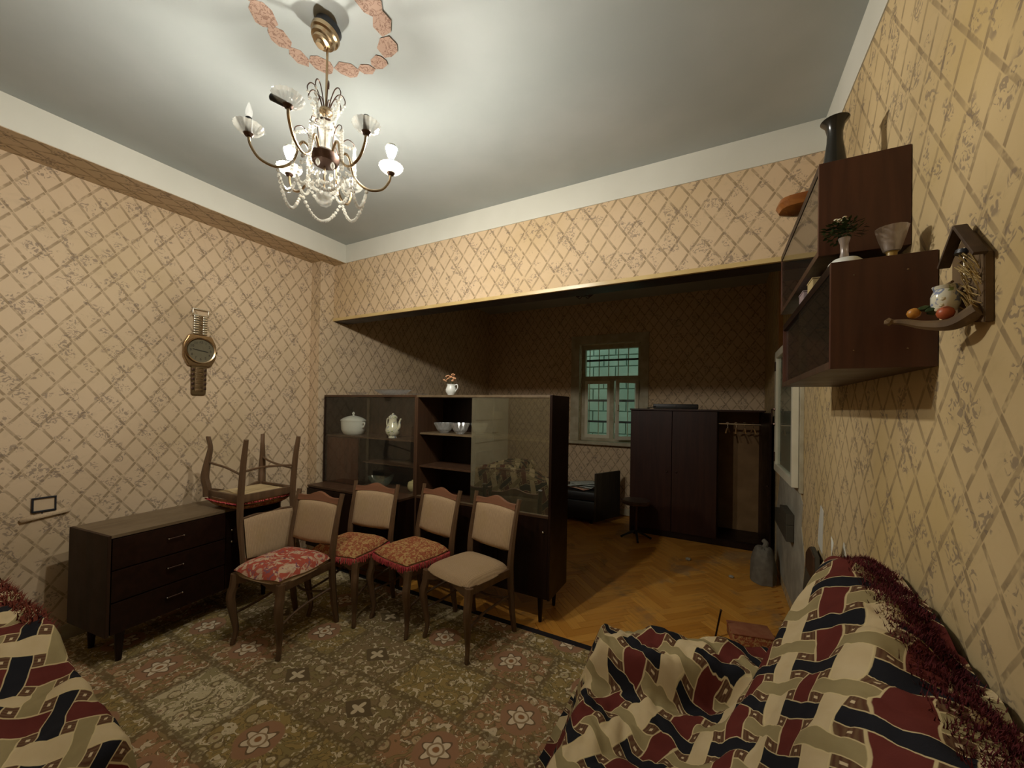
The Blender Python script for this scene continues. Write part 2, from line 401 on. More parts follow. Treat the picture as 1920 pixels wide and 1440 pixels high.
# ------------------------------------------------------------------ mesh helper
class MB:
    def __init__(s): s.bm = bmesh.new()
    def box(s, c, d, rot=None, bevel=0.0):
        t = bmesh.new()
        bmesh.ops.create_cube(t, size=1)
        for v in t.verts: v.co = Vector((v.co.x * d[0], v.co.y * d[1], v.co.z * d[2]))
        if bevel: bmesh.ops.bevel(t, geom=t.edges[:], offset=bevel, segments=2, affect='EDGES', profile=0.6)
        m = Matrix.Translation(c)
        if rot is not None: m = m @ rot.to_4x4()
        s._add(t, m); return s
    def _add(s, t, m=None):
        if m is not None: t.transform(m)
        me = bpy.data.meshes.new('tmp'); t.to_mesh(me); t.free()
        s.bm.from_mesh(me); bpy.data.meshes.remove(me)
    def span(s, x0, x1, y0, y1, z0, z1, bevel=0.0):
        return s.box(((x0 + x1) / 2, (y0 + y1) / 2, (z0 + z1) / 2), (abs(x1 - x0), abs(y1 - y0), abs(z1 - z0)), None, bevel)
    def lathe(s, prof, seg=24, m=None, flute=0, famp=0.0, sx=1.0, sy=1.0):
        t = bmesh.new(); rings = []
        for r, z in prof:
            if r < 1e-6: rings.append([t.verts.new((0, 0, z))])
            else:
                rings.append([t.verts.new((r * sx * (1 + famp * math.cos(flute * 2 * PI * i / seg)) * math.cos(2 * PI * i / seg),
                                           r * sy * (1 + famp * math.cos(flute * 2 * PI * i / seg)) * math.sin(2 * PI * i / seg), z)) for i in range(seg)])
        for a, b in zip(rings, rings[1:]):
            if len(a) == 1 and len(b) == 1: continue
            for i in range(seg):
                j = (i + 1) % seg
                if len(a) == 1: t.faces.new((a[0], b[j], b[i]))
                elif len(b) == 1: t.faces.new((a[i], a[j], b[0]))
                else: t.faces.new((a[i], a[j], b[j], b[i]))
        bmesh.ops.recalc_face_normals(t, faces=t.faces[:])
        s._add(t, m); return s
    def tube(s, pts, rad, seg=8, flat=None):
        pts = [Vector(p) for p in pts]
        n = len(pts)
        if not isinstance(rad, (list, tuple)): rad = [rad] * n
        t = bmesh.new(); rings = []
        d0 = (pts[1] - pts[0]).normalized()
        ref = Vector((0, 0, 1)) if abs(d0.z) < 0.9 else Vector((1, 0, 0))
        nx = d0.cross(ref).normalized()
        for i, p in enumerate(pts):
            d = (pts[min(i + 1, n - 1)] - pts[max(i - 1, 0)]).normalized()
            nx = (nx - d * nx.dot(d)).normalized(); ny = d.cross(nx)
            k = rad[i]
            rings.append([t.verts.new(p + nx * k * math.cos(2 * PI * q / seg + PI / seg) + ny * k * math.sin(2 * PI * q / seg + PI / seg)) for q in range(seg)])
        for a, b in zip(rings, rings[1:]):
            for q in range(seg): t.faces.new((a[q], a[(q + 1) % seg], b[(q + 1) % seg], b[q]))
        t.faces.new(rings[0][::-1]); t.faces.new(rings[-1])
        bmesh.ops.recalc_face_normals(t, faces=t.faces[:])
        s._add(t); return s
    def ball(s, c, r, sub=1, sz=1.0):
        t = bmesh.new(); bmesh.ops.create_icosphere(t, subdivisions=sub, radius=r)
        s._add(t, Matrix.Translation(c) @ Matrix.Diagonal((1, 1, sz, 1))); return s
    def prism(s, pts, d, m=None, bevel=0.0):
        """outline pts in local XY, extruded along local Z by d"""
        t = bmesh.new()
        lo = [t.verts.new((x, y, 0)) for x, y in pts]; hi = [t.verts.new((x, y, d)) for x, y in pts]
        n = len(pts)
        t.faces.new(lo[::-1]); t.faces.new(hi)
        for i in range(n): t.faces.new((lo[i], lo[(i + 1) % n], hi[(i + 1) % n], hi[i]))
        bmesh.ops.recalc_face_normals(t, faces=t.faces[:])
        if bevel: bmesh.ops.bevel(t, geom=[e for e in t.edges], offset=bevel, segments=2, affect='EDGES')
        s._add(t, m); return s
    def grid(s, nu, nv, fn):
        """surface grid; fn(i/nu, j/nv) -> (co, uv)"""
        bm = s.bm; uvl = bm.loops.layers.uv.verify()
        vs, us = [], []
        for j in range(nv + 1):
            for i in range(nu + 1):
                c, uv = fn(i / nu, j / nv); vs.append(bm.verts.new(c)); us.append(uv)
        for j in range(nv):
            for i in range(nu):
                k = [j * (nu + 1) + i, j * (nu + 1) + i + 1, (j + 1) * (nu + 1) + i + 1, (j + 1) * (nu + 1) + i]
                f = bm.faces.new([vs[q] for q in k])
                for lp, q in zip(f.loops, k): lp[uvl].uv = us[q]
        return s
    def mesh(s, name, mat, smooth=True, uv=False, angle=35):
        me = bpy.data.meshes.new(name)
        if uv:
            uvl = s.bm.loops.layers.uv.verify()
            for f in s.bm.faces:
                n = f.normal; a = max(range(3), key=lambda q: abs(n[q]))
                for lp in f.loops:
                    c = lp.vert.co
                    lp[uvl].uv = (c.y, c.z) if a == 0 else ((c.x, c.z) if a == 1 else (c.x, c.y))
        s.bm.to_mesh(me); s.bm.free()
        for m in (mat if isinstance(mat, list) else [mat]): me.materials.append(m)
        if smooth:
            me.polygons.foreach_set('use_smooth', [True] * len(me.polygons))
            me.set_sharp_from_angle(angle=R(angle))
        return me
    def build(s, name, mat, parent=None, loc=(0, 0, 0), rot=(0, 0, 0), smooth=True, uv=False, angle=35):
        o = bpy.data.objects.new(name, s.mesh(name, mat, smooth, uv, angle))
        col.objects.link(o); o.location = loc; o.rotation_euler = rot
        if parent is not None: o.parent = parent
        return o


def thing(name, label, cat, loc=(0, 0, 0), rot=(0, 0, 0), group=None):
    o = bpy.data.objects.new(name, None); col.objects.link(o)
    o.empty_display_size = 0.1; o.location = loc
    o.rotation_euler = rot if isinstance(rot, tuple) else (0, 0, rot)
    return tag(o, label, cat, group)


def tag(o, label, cat, group=None):
    o['label'] = label; o['category'] = cat
    if group: o['group'] = group
    return o


def struct(o, label=None, cat=None):
    o['kind'] = 'structure'
    if label: o['label'] = label
    if cat: o['category'] = cat
    return o


def inst(name, me, parent, loc, rot=(0, 0, 0)):
    o = bpy.data.objects.new(name, me); col.objects.link(o); o.parent = parent
    o.location = loc; o.rotation_euler = rot
    return o


def spline(pts, n=8):
    """Catmull-Rom through pts"""
    P = [Vector(p) for p in pts]; P = [2 * P[0] - P[1]] + P + [2 * P[-1] - P[-2]]
    out = []
    for i in range(1, len(P) - 2):
        for k in range(n):
            t = k / n
            a, b, c, d = P[i - 1], P[i], P[i + 1], P[i + 2]
            out.append(0.5 * ((2 * b) + (c - a) * t + (2 * a - 5 * b + 4 * c - d) * t * t + (3 * b - a - 3 * c + d) * t ** 3))
    out.append(P[-2]); return out


RZ = lambda a: Matrix.Rotation(a, 3, 'Z')
RX = lambda a: Matrix.Rotation(a, 3, 'X')
RY = lambda a: Matrix.Rotation(a, 3, 'Y')
TR = Matrix.Translation

# ------------------------------------------------------------------ structure
floor = struct(MB().span(XL - .1, XR + .1, YB - .1, YE + .3, -0.12, -0.012).build('floor', M_PARQ, smooth=False),
               'worn oak herringbone parquet floor showing beyond the carpet', 'floor')
PW, PL = 0.072, 0.36
plank = MB().span(0, PL - .0015, 0, PW - .0015, -0.012, 0, 0.0012).mesh('plank', M_PARQ, False)
ang = R(45); ca, sa = math.cos(ang), math.sin(ang)
cand = []
for m_ in range(-12, 12):
    for s_ in range(-90, 90):
        for vert in (0, 1):
            x, y = (s_ * PW + 2 * PL * m_, s_ * PW) if not vert else ((s_ - 1) * PW + 2 * PL * m_, s_ * PW)
            cs = [(x, y), (x + PL, y), (x, y + PW), (x + PL, y + PW)] if not vert else [(x, y), (x + PW, y), (x, y + PL), (x + PW, y + PL)]
            wc = [(ca * a - sa * b - 0.3, sa * a + ca * b + 3.0) for a, b in cs]
            if min(q[0] for q in wc) < XF + .002 or max(q[0] for q in wc) > XR - .002: continue
            if min(q[1] for q in wc) < 2.15 or max(q[1] for q in wc) > 5.64: continue
            cx, cy = sum(q[0] for q in wc) / 4, sum(q[1] for q in wc) / 4
            o = (x, y) if not vert else (x + PW, y)
            d = math.hypot(cx + 0.35, cy - 2.7) + (2 if cx < -1.9 else 0)
            cand.append((d, (ca * o[0] - sa * o[1] - .3, sa * o[0] + ca * o[1] + 3.0), ang + (PI / 2 if vert else 0)))
cand.sort(key=lambda q: q[0])
for d, p, a in cand[:298]:
    inst('plank', plank, floor, (p[0], p[1], random.uniform(-.0012, 0)), (0, 0, a))
mb = MB()
for d, p, a in cand[298:]:
    mb.box(Vector((p[0], p[1], -0.006)) + RZ(a) @ Vector((PL / 2, PW / 2, 0)), (PL - .0015, PW - .0015, 0.012), RZ(a))
o = mb.build('far_planks', M_PARQ, floor, smooth=False); o['kind'] = 'stuff'

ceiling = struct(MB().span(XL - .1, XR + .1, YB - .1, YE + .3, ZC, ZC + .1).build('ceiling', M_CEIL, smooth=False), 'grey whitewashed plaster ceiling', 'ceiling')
struct(MB().span(XL - .1, XL, YB, YP, 0, ZC).build('wall_left', M_PAPER_L, smooth=False, uv=True), 'left wall with beige trellis and flower wallpaper', 'wall')
struct(MB().span(XL - .1, XF, YP, YE, 0, ZC).build('wall_left_bay', M_PAPER_L, smooth=False, uv=True), 'left wall of the far bay, standing proud as a pilaster', 'wall')
wall_right = struct(MB().span(XR, XR + .1, YB, YE, 0, ZC).build('wall_right', M_PAPER_R, smooth=False, uv=True), 'right wall with yellower trellis wallpaper', 'wall')
struct(MB().span(XL, XR, YB - .1, YB, 0, ZC).build('wall_back', M_PAPER_X, smooth=False, uv=True), 'wall behind the viewer, papered', 'wall')
# far wall with window opening
WX0, WX1, WZ0, WZ1 = -1.86, -0.97, 1.03, 2.47
mb = MB().span(XF, WX0, YE, YE + .3, 0, ZC).span(WX1, XR, YE, YE + .3, 0, ZC).span(WX0, WX1, YE, YE + .3, 0, WZ0).span(WX0, WX1, YE, YE + .3, WZ1, ZC)
struct(mb.build('wall_far', M_PAPER_X, smooth=False, uv=True), 'far wall with a window, trellis wallpaper in shade', 'wall')
lin = struct(MB().span(XF, XR, YD, YD + .16, ZL, ZC).build('wall_header', M_PAPER_X, smooth=False, uv=True), 'papered header across the wide opening between the two bays', 'wall')
struct(MB().span(XB, XR, YD - .006, YD, ZS, ZC).build('trim_1', M_BAND, smooth=False), 'whitewashed band above the header wallpaper', 'trim')
struct(MB().span(XL, XB, YB, YD, ZS, ZC).build('trim_2', M_BAND, smooth=False), 'whitewashed boxed beam along the left ceiling edge', 'beam')
struct(MB().span(XL, XB - .002, YB, YD - .001, ZS - .003, ZS - .0005).build('trim_3', M_PAPER_L, smooth=False, uv=True), 'wallpapered underside of the left ceiling beam', 'trim')
struct(MB().span(XR - .005, XR, YB, YD - .006, ZS, ZC).build('trim_4', M_BAND, smooth=False), 'whitewashed band above the right wallpaper', 'trim')
struct(MB().span(XF, XR, YD - .010, YD + .17, ZL - .028, ZL, 0.002).build('trim_5', M_GOLD, smooth=False), 'varnished batten along the lower edge of the header', 'trim')
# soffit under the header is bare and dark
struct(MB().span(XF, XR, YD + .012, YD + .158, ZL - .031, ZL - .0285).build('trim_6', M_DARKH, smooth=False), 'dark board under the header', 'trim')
for i, (x0, x1, y0, y1) in enumerate([(XL, XL + .015, YB, YP), (XR - .015, XR, YB, 3.15), (XF, XR, YE - .015, YE)]):
    y0 = -.31 if i == 0 else y0
    struct(MB().span(x0, x1, y0, y1, 0, .09, .003).build('baseboard_' + ('left', 'right', 'far')[i], M_OLDPAINT, smooth=False), ('left', 'right', 'far')[i] + ' painted skirting board', 'baseboard')

# torn wallpaper, bare plaster on the right wall beyond the header
mb = MB()
pts = [(3.10, 0.09), (3.14, .35), (3.08, .55), (3.2, .74), (3.16, .9), (3.3, .98), (3.6, .94), (4.2, .97), (4.4, .6), (4.42, .09)]
mb.prism([(a, b) for a, b in pts], 0.004, Matrix(((0, 0, -1, XR), (1, 0, 0, 0), (0, 1, 0, 0), (0, 0, 0, 1))))
mb.build('bare_plaster_patch', M_PLASTER, wall_right, smooth=False)
for pts, nm in ([((2.12, .62), (2.16, .84), (2.22, .93), (2.25, .86), (2.35, .8), (2.33, .7), (2.2, .6)), 'torn_plaster_patch'],
                [((2.62, .75), (2.6, .98), (2.66, 1.0), (2.7, .9), (2.72, .78)), 'torn_plaster_patch']):
    mb = MB().prism(list(pts), 0.0025, Matrix(((0, 0, -1, XR), (1, 0, 0, 0), (0, 1, 0, 0), (0, 0, 0, 1))))
    mb.build(nm, M_BAND, wall_right, smooth=False)


def flap(pts, name, mat, parent=None):
    """a curled scrap of paper: list of (left, right) point pairs"""
    mb = MB(); rows = [(Vector(a), Vector(b)) for a, b in pts]
    n = len(rows) - 1
    def fn(u, v):
        k = min(int(round(v * n)), n); a, b = rows[k]
        return a.lerp(b, u), (u, v)
    mb.grid(3, n, fn)
    o = mb.build(name, mat, parent)
    md = o.modifiers.new('thick', 'SOLIDIFY'); md.thickness = 0.0015
    return o


flap([((XR - .001, 2.17, .72), (XR - .001, 2.30, .70)), ((XR - .03, 2.18, .80), (XR - .02, 2.28, .80)), ((XR - .05, 2.19, .87), (XR - .035, 2.26, .88)), ((XR - .045, 2.18, .93), (XR - .045, 2.22, .95))], 'wallpaper_flap', M_BAND, wall_right)
flap([((XR - .001, 2.42, 2.85), (XR - .001, 2.38, 2.85)), ((XR - .012, 2.415, 2.80), (XR - .006, 2.37, 2.80)), ((XR - .016, 2.40, 2.73), (XR - .006, 2.37, 2.73)), ((XR - .001, 2.385, 2.66), (XR - .001, 2.38, 2.66))], 'wallpaper_flap', M_SMOKE, wall_right)
flap([((XL + .001, .66, .80), (XL + .001, .86, .83)), ((XL + .012, .65, .79), (XL + .012, .86, .815)), ((XL + .018, .66, .775), (XL + .018, .85, .80))], 'wallpaper_flap', M_PAPER_L)['kind'] = 'structure'
bpy.data.objects['wallpaper_flap.002'].name = 'trim_7'
bpy.data.objects['trim_7']['label'] = 'loose strip of pale wallpaper below the socket frame'
bpy.data.objects['trim_7']['category'] = 'trim'

# door behind the viewer (seen mirrored in the cabinet glass)
d = struct(MB().span(XL, XL + .04, -1.55, -.32, 0, 2.15, .004).build('door_1', M_WHITEPAINT, smooth=False), 'cream painted double door in the left wall behind the viewer', 'door')
for z0, z1 in ((.2, .75), (.90, 1.15), (1.28, 1.95)):
    for y0, y1 in ((-1.46, -.98), (-.89, -.41)):
        MB().span(XL + .04, XL + .056, y0, y1, z0, z1, .006).build('door_panel', M_WHITEPAINT, d, smooth=False)
MB().tube([(XL + .04, -.96, 1.05), (XL + .09, -.96, 1.05), (XL + .09, -1.06, 1.05)], .009).build('door_handle', M_STEEL, d)

# far window
wn = struct(thing('window_1', 'white-painted casement window in the far wall with one leaf ajar', 'window', (0, YE, 0)))
mb = MB()
for x0, x1, z0, z1 in ((-1.99, WX0, 1.0, WZ1), (WX1, -.86, 1.0, WZ1), (-1.99, -.86, WZ1 + .0005, 2.60)):
    mb.span(x0, x1, -.02, 0, z0, z1, .003)
mb.build('architrave', M_OLDPAINT, wn, smooth=False)
mb = MB()
for x0, x1, z0, z1 in ((WX0, WX0 + .05, WZ0, WZ1), (WX1 - .05, WX1, WZ0, WZ1), (WX0 + .05, WX1 - .05, WZ1 - .06, WZ1), (WX0 + .05, WX1 - .05, WZ0, WZ0 + .04), (WX0 + .05, WX1 - .05, 1.93, 2.0), (-1.43, -1.37, WZ0 + .04, 1.93)):
    mb.span(x0, x1, .12, .20, z0, z1, .002)
mb.build('frame', M_OLDPAINT, wn, smooth=False)
MB().span(WX0 + .05, WX1 - .05, .155, .159, 2.0, WZ1 - .06).build('pane', M_WINPANE, wn, smooth=False)
def sash(w_, h_, nm='sash'):
    m = MB()
    for x0, x1, z0, z1 in ((0, .045, 0, h_), (w_ - .045, w_, 0, h_), (.045, w_ - .045, 0, .05), (.045, w_ - .045, h_ - .045, h_)):
        m.span(x0, x1, -.018, .018, z0, z1, .002)
    return m
s1 = sash(.385, .86).build('sash', M_WHITEPAINT, wn, (WX0 + .05, .14, WZ0 + .04), smooth=False)
MB().span(.045, .34, -.002, .002, .05, .815).build('sash_pane', M_WINPANE, s1, smooth=False)
s2 = sash(.34, .86).build('sash', M_WHITEPAINT, wn, (WX1 - .05, .11, WZ0 + .04), (0, 0, R(180 + 38)), smooth=False)
MB().span(.045, .295, -.002, .002, .05, .815).build('sash_pane', M_WINPANE, s2, smooth=False)
MB().tube([(.32, .02, .42), (.32, .06, .42), (.32, .06, .50)], .006).build('latch', M_BRASS, s2)
MB().span(-2.02, -.90, -.10, .12, WZ0 - .045, WZ0, .006).build('sill', M_OLDPAINT, wn, smooth=False)
# grille and the neighbouring wall outside
gr = thing('window_grille', 'white and dark iron bars outside the far window', 'grille', (0, YE + .26, 0))
for i in range(6):
    x = WX0 + .08 + i * .147
    MB().tube([(x, 0, WZ0 + .01), (x, 0, WZ1 - .01)], .008, 6).build('bar', M_OLDPAINT, gr)
for z in (1.30, 1.62, 1.94, 2.24):
    MB().span(WX0 + .01, WX1 - .01, -.02, -.009, z, z + .03).build('crossbar', M_BLACKPL, gr, smooth=False)
ew = struct(MB().span(-3.2, .8, 7.3, 7.5, -.2, 4.2).build('wall_outside', plain('courtyard_render', (.22, .34, .30), (.30, .44, .40), 3, .9), smooth=False), 'stone wall of the neighbouring house outside the window', 'wall')
blk = MB().span(0, .40, -.03, 0, 0, .19, .008).mesh('stone_block', plain('courtyard_stone', (.36, .46, .41), (.48, .58, .53), 2.5, .9), False)
for r_ in range(13):
    for c_ in range(7):
        inst('stone_block', blk, ew, (-2.95 + c_ * .42 + (r_ % 2) * .2, 7.3, .85 + r_ * .21))
struct(MB().span(-4, 2, 5.95, 7.5, -.3, -.2).build('trim_8', M_PLASTER, smooth=False), 'paving outside the window', 'paving')

# white casement in the right wall of the far bay
wc = struct(thing('window_2', 'white casement leaf on the right wall of the far bay', 'window', (XR, 3.18, 1.0)))
m = MB()
for y0, y1, z0, z1 in ((0, .05, 0, 1.03), (.85, .93, 0, 1.03), (.05, .85, 0, .06), (.05, .85, .97, 1.03)):
    m.span(-.062, -.024, y0, y1, z0, z1, .003)
cs = m.build('sash', M_WHITEPAINT, wc, smooth=False)
MB().span(-.045, -.041, .05, .85, .06, .97).build('sash_pane', M_WINPANE, cs, smooth=False)
m = MB().tube([(-.062, .89, .40), (-.085, .89, .40), (-.085, .89, .53), (-.062, .89, .53)], .007).ball((-.066, .89, .40), .014).ball((-.066, .89, .53), .014)
m.build('handle', M_METALDK, cs)
for z in (.12, .90):
    MB().tube([(-.064, .86, z - .04), (-.064, .86, z + .04)], .008).build('hinge', M_METALDK, cs)
MB().span(-.022, 0, -.03, .97, -.03, 1.06, .003).build('backboard', M_OLDPAINT, wc, smooth=False)
MB().span(-.03, 0, .97, 1.06, -.05, 1.85, .003).build('casing', M_ORANGE, wc, smooth=False)

# ------------------------------------------------------------------ carpet
CXL = -3.56
ct = thing('carpet', 'large worn floral tile-pattern carpet under the dining chairs', 'carpet', (0, 0, 0))
MB().span(CXL, .30, YB + .2, 2.36, .0, .012, .003).build('pile', M_CARPET, ct, smooth=False)
MB().span(CXL, .30, 2.36, 2.41, .0, .011, .003).build('binding', M_CARPETEDGE, ct, smooth=False)

# ------------------------------------------------------------------ chandelier
CX, CYy = -1.455, 1.035
ch = thing('chandelier', 'six-arm brass and crystal chandelier with two lit bulbs', 'chandelier', (CX, CYy, ZC))
zz = lambda z: z - ZC
cm = TR((.0, -.01, zz(3.035))) @ Matrix.Rotation(R(-16), 4, 'X') @ Matrix.Rotation(R(10), 4, 'Y')
MB().lathe([(.0, -.062), (.016, -.062), (.020, -.050), (.034, -.046), (.036, -.036), (.046, -.032), (.048, -.018), (.055, -.012), (.057, .0), (.057, .004)], 32, cm).build('canopy', M_BRASS, ch)
MB().lathe([(.052, .004), (.053, .034), (.0, .036)], 32, cm).build('canopy_cup', M_BLACKPL, ch)
MB().tube([(0, 0, zz(ZC - .002)), (0, 0, zz(2.52))], .005, 10).build('rod', M_BRASS, ch)
MB().tube([(0, 0, zz(ZC - .001)), (0, 0, zz(3.05))], .010, 8).build('hook', M_BLACKPL, ch)
MB().lathe([(.0, zz(2.735)), (.012, zz(2.735)), (.026, zz(2.722)), (.026, zz(2.712)), (.014, zz(2.70)), (.0, zz(2.70))], 20).build('crown_hub', M_BRASS, ch)
loops = []
for k in range(9):
    a = 2 * PI * k / 9 + .2
    pr = [(.012, 2.722), (.024, 2.765), (.042, 2.80), (.060, 2.805), (.072, 2.785), (.070, 2.765)]
    MB().tube(spline([(r_ * math.cos(a), r_ * math.sin(a), zz(z)) for r_, z in pr], 5), .0022, 6).build('crown_wire', M_METALDK, ch)
    loops.append((.070 * math.cos(a), .070 * math.sin(a), 2.765))
MB().lathe([(.0, zz(2.545)), (.022, zz(2.545)), (.017, zz(2.575)), (.020, zz(2.62)), (.030, zz(2.655)), (.033, zz(2.665)), (.026, zz(2.66)), (.0, zz(2.63))], 24, None, 12, .03).build('glass_column', M_CRYSTAL, ch)
MB().lathe([(.034, zz(2.662)), (.037, zz(2.664)), (.037, zz(2.670)), (.034, zz(2.670))], 24).build('column_collar', M_METALDK, ch)
MB().lathe([(.0, zz(2.700)), (.009, zz(2.695)), (.015, zz(2.682)), (.009, zz(2.668)), (.0, zz(2.664))], 16).build('glass_finial', M_CRYSTAL, ch)
MB().lathe([(.0, zz(2.49)), (.022, zz(2.488)), (.047, zz(2.500)), (.056, zz(2.516)), (.058, zz(2.530)), (.050, zz(2.540)), (.030, zz(2.546)), (.0, zz(2.546))], 28, None, 14, .02).build('hub', M_METALDK, ch)
bead = 0


def strand(pts, n, r_, name, sag=None):
    m = MB()
    for i in range(n + 1):
        t = i / n
        if sag is None: p = pts[0].lerp(pts[1], t)
        else: p = pts[0].lerp(pts[1], t) - Vector((0, 0, sag * 4 * t * (1 - t)))
        m.ball(p, r_ * 1.2 * random.uniform(.85, 1.15), 1)
    return m.build(name, M_BEAD, ch, smooth=False)


arm_deg = [-125, -62, -4, 54, 118, 177]
LIT = (3, 5)
bulbs = []
for k, a in enumerate(arm_deg):
    a = R(a); c_, s_ = math.cos(a), math.sin(a)
    p3 = lambda r_, z: (r_ * c_, r_ * s_, zz(z))
    MB().tube(spline([p3(.045, 2.525), p3(.075, 2.565), p3(.095, 2.545), p3(.115, 2.475), p3(.165, 2.437), p3(.225, 2.450), p3(.258, 2.495), p3(.265, 2.535)], 5), .0052, 8).build('arm', M_BRASS, ch)
    MB().tube(spline([p3(.050, 2.54), p3(.062, 2.60), p3(.085, 2.628), p3(.108, 2.618), p3(.112, 2.598)], 5), .002, 6).build('arm_wire', M_METALDK, ch)
    px = TR(p3(.265, 2.535))
    MB().lathe([(.0, -.003), (.014, -.002), (.032, .006), (.046, .019), (.052, .030), (.050, .031), (.043, .022), (.030, .010), (.0, .003)], 36, px, 18, .035).build('drip_pan', M_PAN, ch, smooth=False)
    MB().lathe([(.0, -.008), (.012, -.008), (.018, .001), (.0, .002)], 16, px).build('pan_cap', M_METALDK, ch)
    if k == 1: rot = Matrix.Rotation(R(65), 4, Vector((c_ * .3 + .4, s_, 0)))
    else: rot = Matrix.Identity(4)
    MB().lathe([(.0, .003), (.0115, .003), (.0115, .062), (.009, .064), (.0, .064)], 16, px @ rot).build('candle_sleeve', M_BLACKPL, ch)
    if k in LIT:
        b = MB().lathe([(.0, .065), (.010, .066), (.014, .076), (.021, .094), (.024, .108), (.024, .114)], 20, px).build('lit_bulb', M_BULB, ch)  # glowing envelope narrows downward, shaped to send less light at the ceiling
        b['label'] = 'glowing white bulb'
        MB().lathe([(.0245, .112), (.0245, .117), (.020, .124), (.010, .128), (.0, .129)], 20, px).build('bulb_top_blocker', M_PORC, ch)  # opaque top added to block the bulb's upward light
    if k == 0:
        MB().lathe([(.0, .064), (.008, .066), (.012, .078), (.012, .090), (.006, .110), (.002, .122), (.0, .124)], 14, px).build('clear_bulb', M_THINGLASS, ch)
    # strands
    lp = Vector((loops[(k * 3 // 2) % 9][0], loops[(k * 3 // 2) % 9][1], zz(2.765)))
    strand([lp, Vector(p3(.112, 2.598))], 17, .0058, 'crystal_strand', .045)
    strand([Vector(p3(.112, 2.595)), Vector(p3(.118, 2.44))], 14, .0070, 'crystal_strand')
    a2 = R(arm_deg[(k + 1) % 6])
    q3 = lambda r_, z: Vector((r_ * math.cos(a2), r_ * math.sin(a2), zz(z)))
    strand([Vector(p3(.165, 2.425)), q3(.165, 2.425)], 20, .0066, 'crystal_swag', .105)
    strand([Vector(p3(.10, 2.425)), q3(.10, 2.425)], 12, .0060, 'crystal_swag', .05)
    m = MB(); c0 = Vector(p3(.056, 2.487)); m.lathe([(.0, -.03), (.007, -.022), (.009, -.012), (.004, .0), (.0, .002)], 6, TR(c0)); m.build('crystal_drop', M_CRYSTAL, ch, smooth=False)
for k in range(4):
    a = 2 * PI * k / 4 + .3
    strand([Vector((.062 * math.cos(a), .062 * math.sin(a), zz(2.765))), Vector((.04 * math.cos(a), .04 * math.sin(a), zz(2.66)))], 12, .0052, 'crystal_strand', .012)
MB().tube([(0, 0, zz(2.49)), (0, 0, zz(2.385))], .004, 8).build('lower_stem', M_BRASS, ch)
MB().ball((0, 0, zz(2.355)), .034, 2).build('crystal_ball', M_CRYSTAL, ch, smooth=False)
m = MB()
for k in range(16):
    a = 2 * PI * k / 16
    m.ball((.045 * math.cos(a), .045 * math.sin(a), zz(2.40)), .009, 1)
    m.ball((.060 * math.cos(a + .2), .060 * math.sin(a + .2), zz(2.43)), .008, 1)
m.build('crystal_cluster', M_BEAD, ch, smooth=False)

# ring of paper cut-outs glued on the ceiling
ring = thing('ceiling_ornament', 'ring of pinkish wallpaper cut-outs glued around the chandelier', 'decoration', (CX, CYy, ZC))
gq = G('wallpaper_cutout', .8, spec=.2); Pq = gq.coord(); nq = gq.noise(Pq, 38, 3, 1.0)
cq = gq.mix(gq.step((nq - .5).abs(), .04, .02), gq.mix(gq.noise(Pq, 9, 2), (.38, .25, .19), (.48, .34, .26)), (.26, .16, .12))
gq.color(cq); M_CUT = gq.mat
shapes = [[(-.045, -.02), (-.03, -.036), (.02, -.034), (.05, -.012), (.046, .02), (.02, .036), (-.03, .034), (-.046, .012)],
          [(-.052, 0), (-.03, -.03), (.0, -.036), (.034, -.02), (.052, .004), (.02, .034), (-.028, .028)],
          [(-.046, -.014), (-.01, -.032), (.03, -.018), (.046, .014), (.01, .032), (-.03, .018)]]
sizes = [(-1.663, .889, 1.05), (-1.699, .979, 1.0), (-1.711, 1.076, 1.0), (-1.655, 1.150, .95), (-1.570, 1.222, 1.0), (-1.485, 1.262, .8), (-1.405, 1.262, .72), (-1.312, 1.224, 1.0), (-1.25, 1.135, 1.1), (-1.23, 1.045, 1.1), (-1.60, .80, 1.0), (-1.285, .90, 1.0)]
for i, (x, y, s_) in enumerate(sizes):
    a = math.atan2(y - CYy, x - CX) + PI / 2
    pts = [(px_ * s_ * 1.12, py_ * s_ * 1.22) for px_, py_ in shapes[i % 3]]
    MB().prism(pts, .0008, TR((x - CX, y - CYy, -.0010 - .0005 * i)) @ Matrix.Rotation(a, 4, 'Z')).build('paper_cutout', M_CUT, ring, smooth=False)

# ------------------------------------------------------------------ watch-shaped wall clock
ck = thing('wall_clock', 'giant gold wristwatch wall clock on the left wall', 'clock', (XL, 1.515, 1.9), (R(90), 0, R(90)))
# local x -> world +Y, local y -> world +Z, local z -> world +X
oct_ = [(-.075, -.12), (.075, -.12), (.108, -.05), (.108, .05), (.075, .12), (-.075, .12), (-.108, .05), (-.108, -.05)]
MB().prism(oct_, .030, None, .006).build('case', M_BRASS, ck, angle=25)
MB().lathe([(.088, .028), (.098, .030), (.102, .036), (.096, .043), (.088, .040)], 40).build('bezel', M_BRASS, ck)
gdl = G('grey_dial', .35, (.20, .175, .125)).mat
MB().lathe([(.0, .033), (.089, .033), (.089, .030), (.0, .030)], 40).build('dial', gdl, ck)
MB().lathe([(.0, .0405), (.088, .0400), (.088, .0385), (.0, .0385)], 40).build('crystal', M_PANE, ck)
txt = G('dial_ink', .5, (.045, .035, .025)).mat


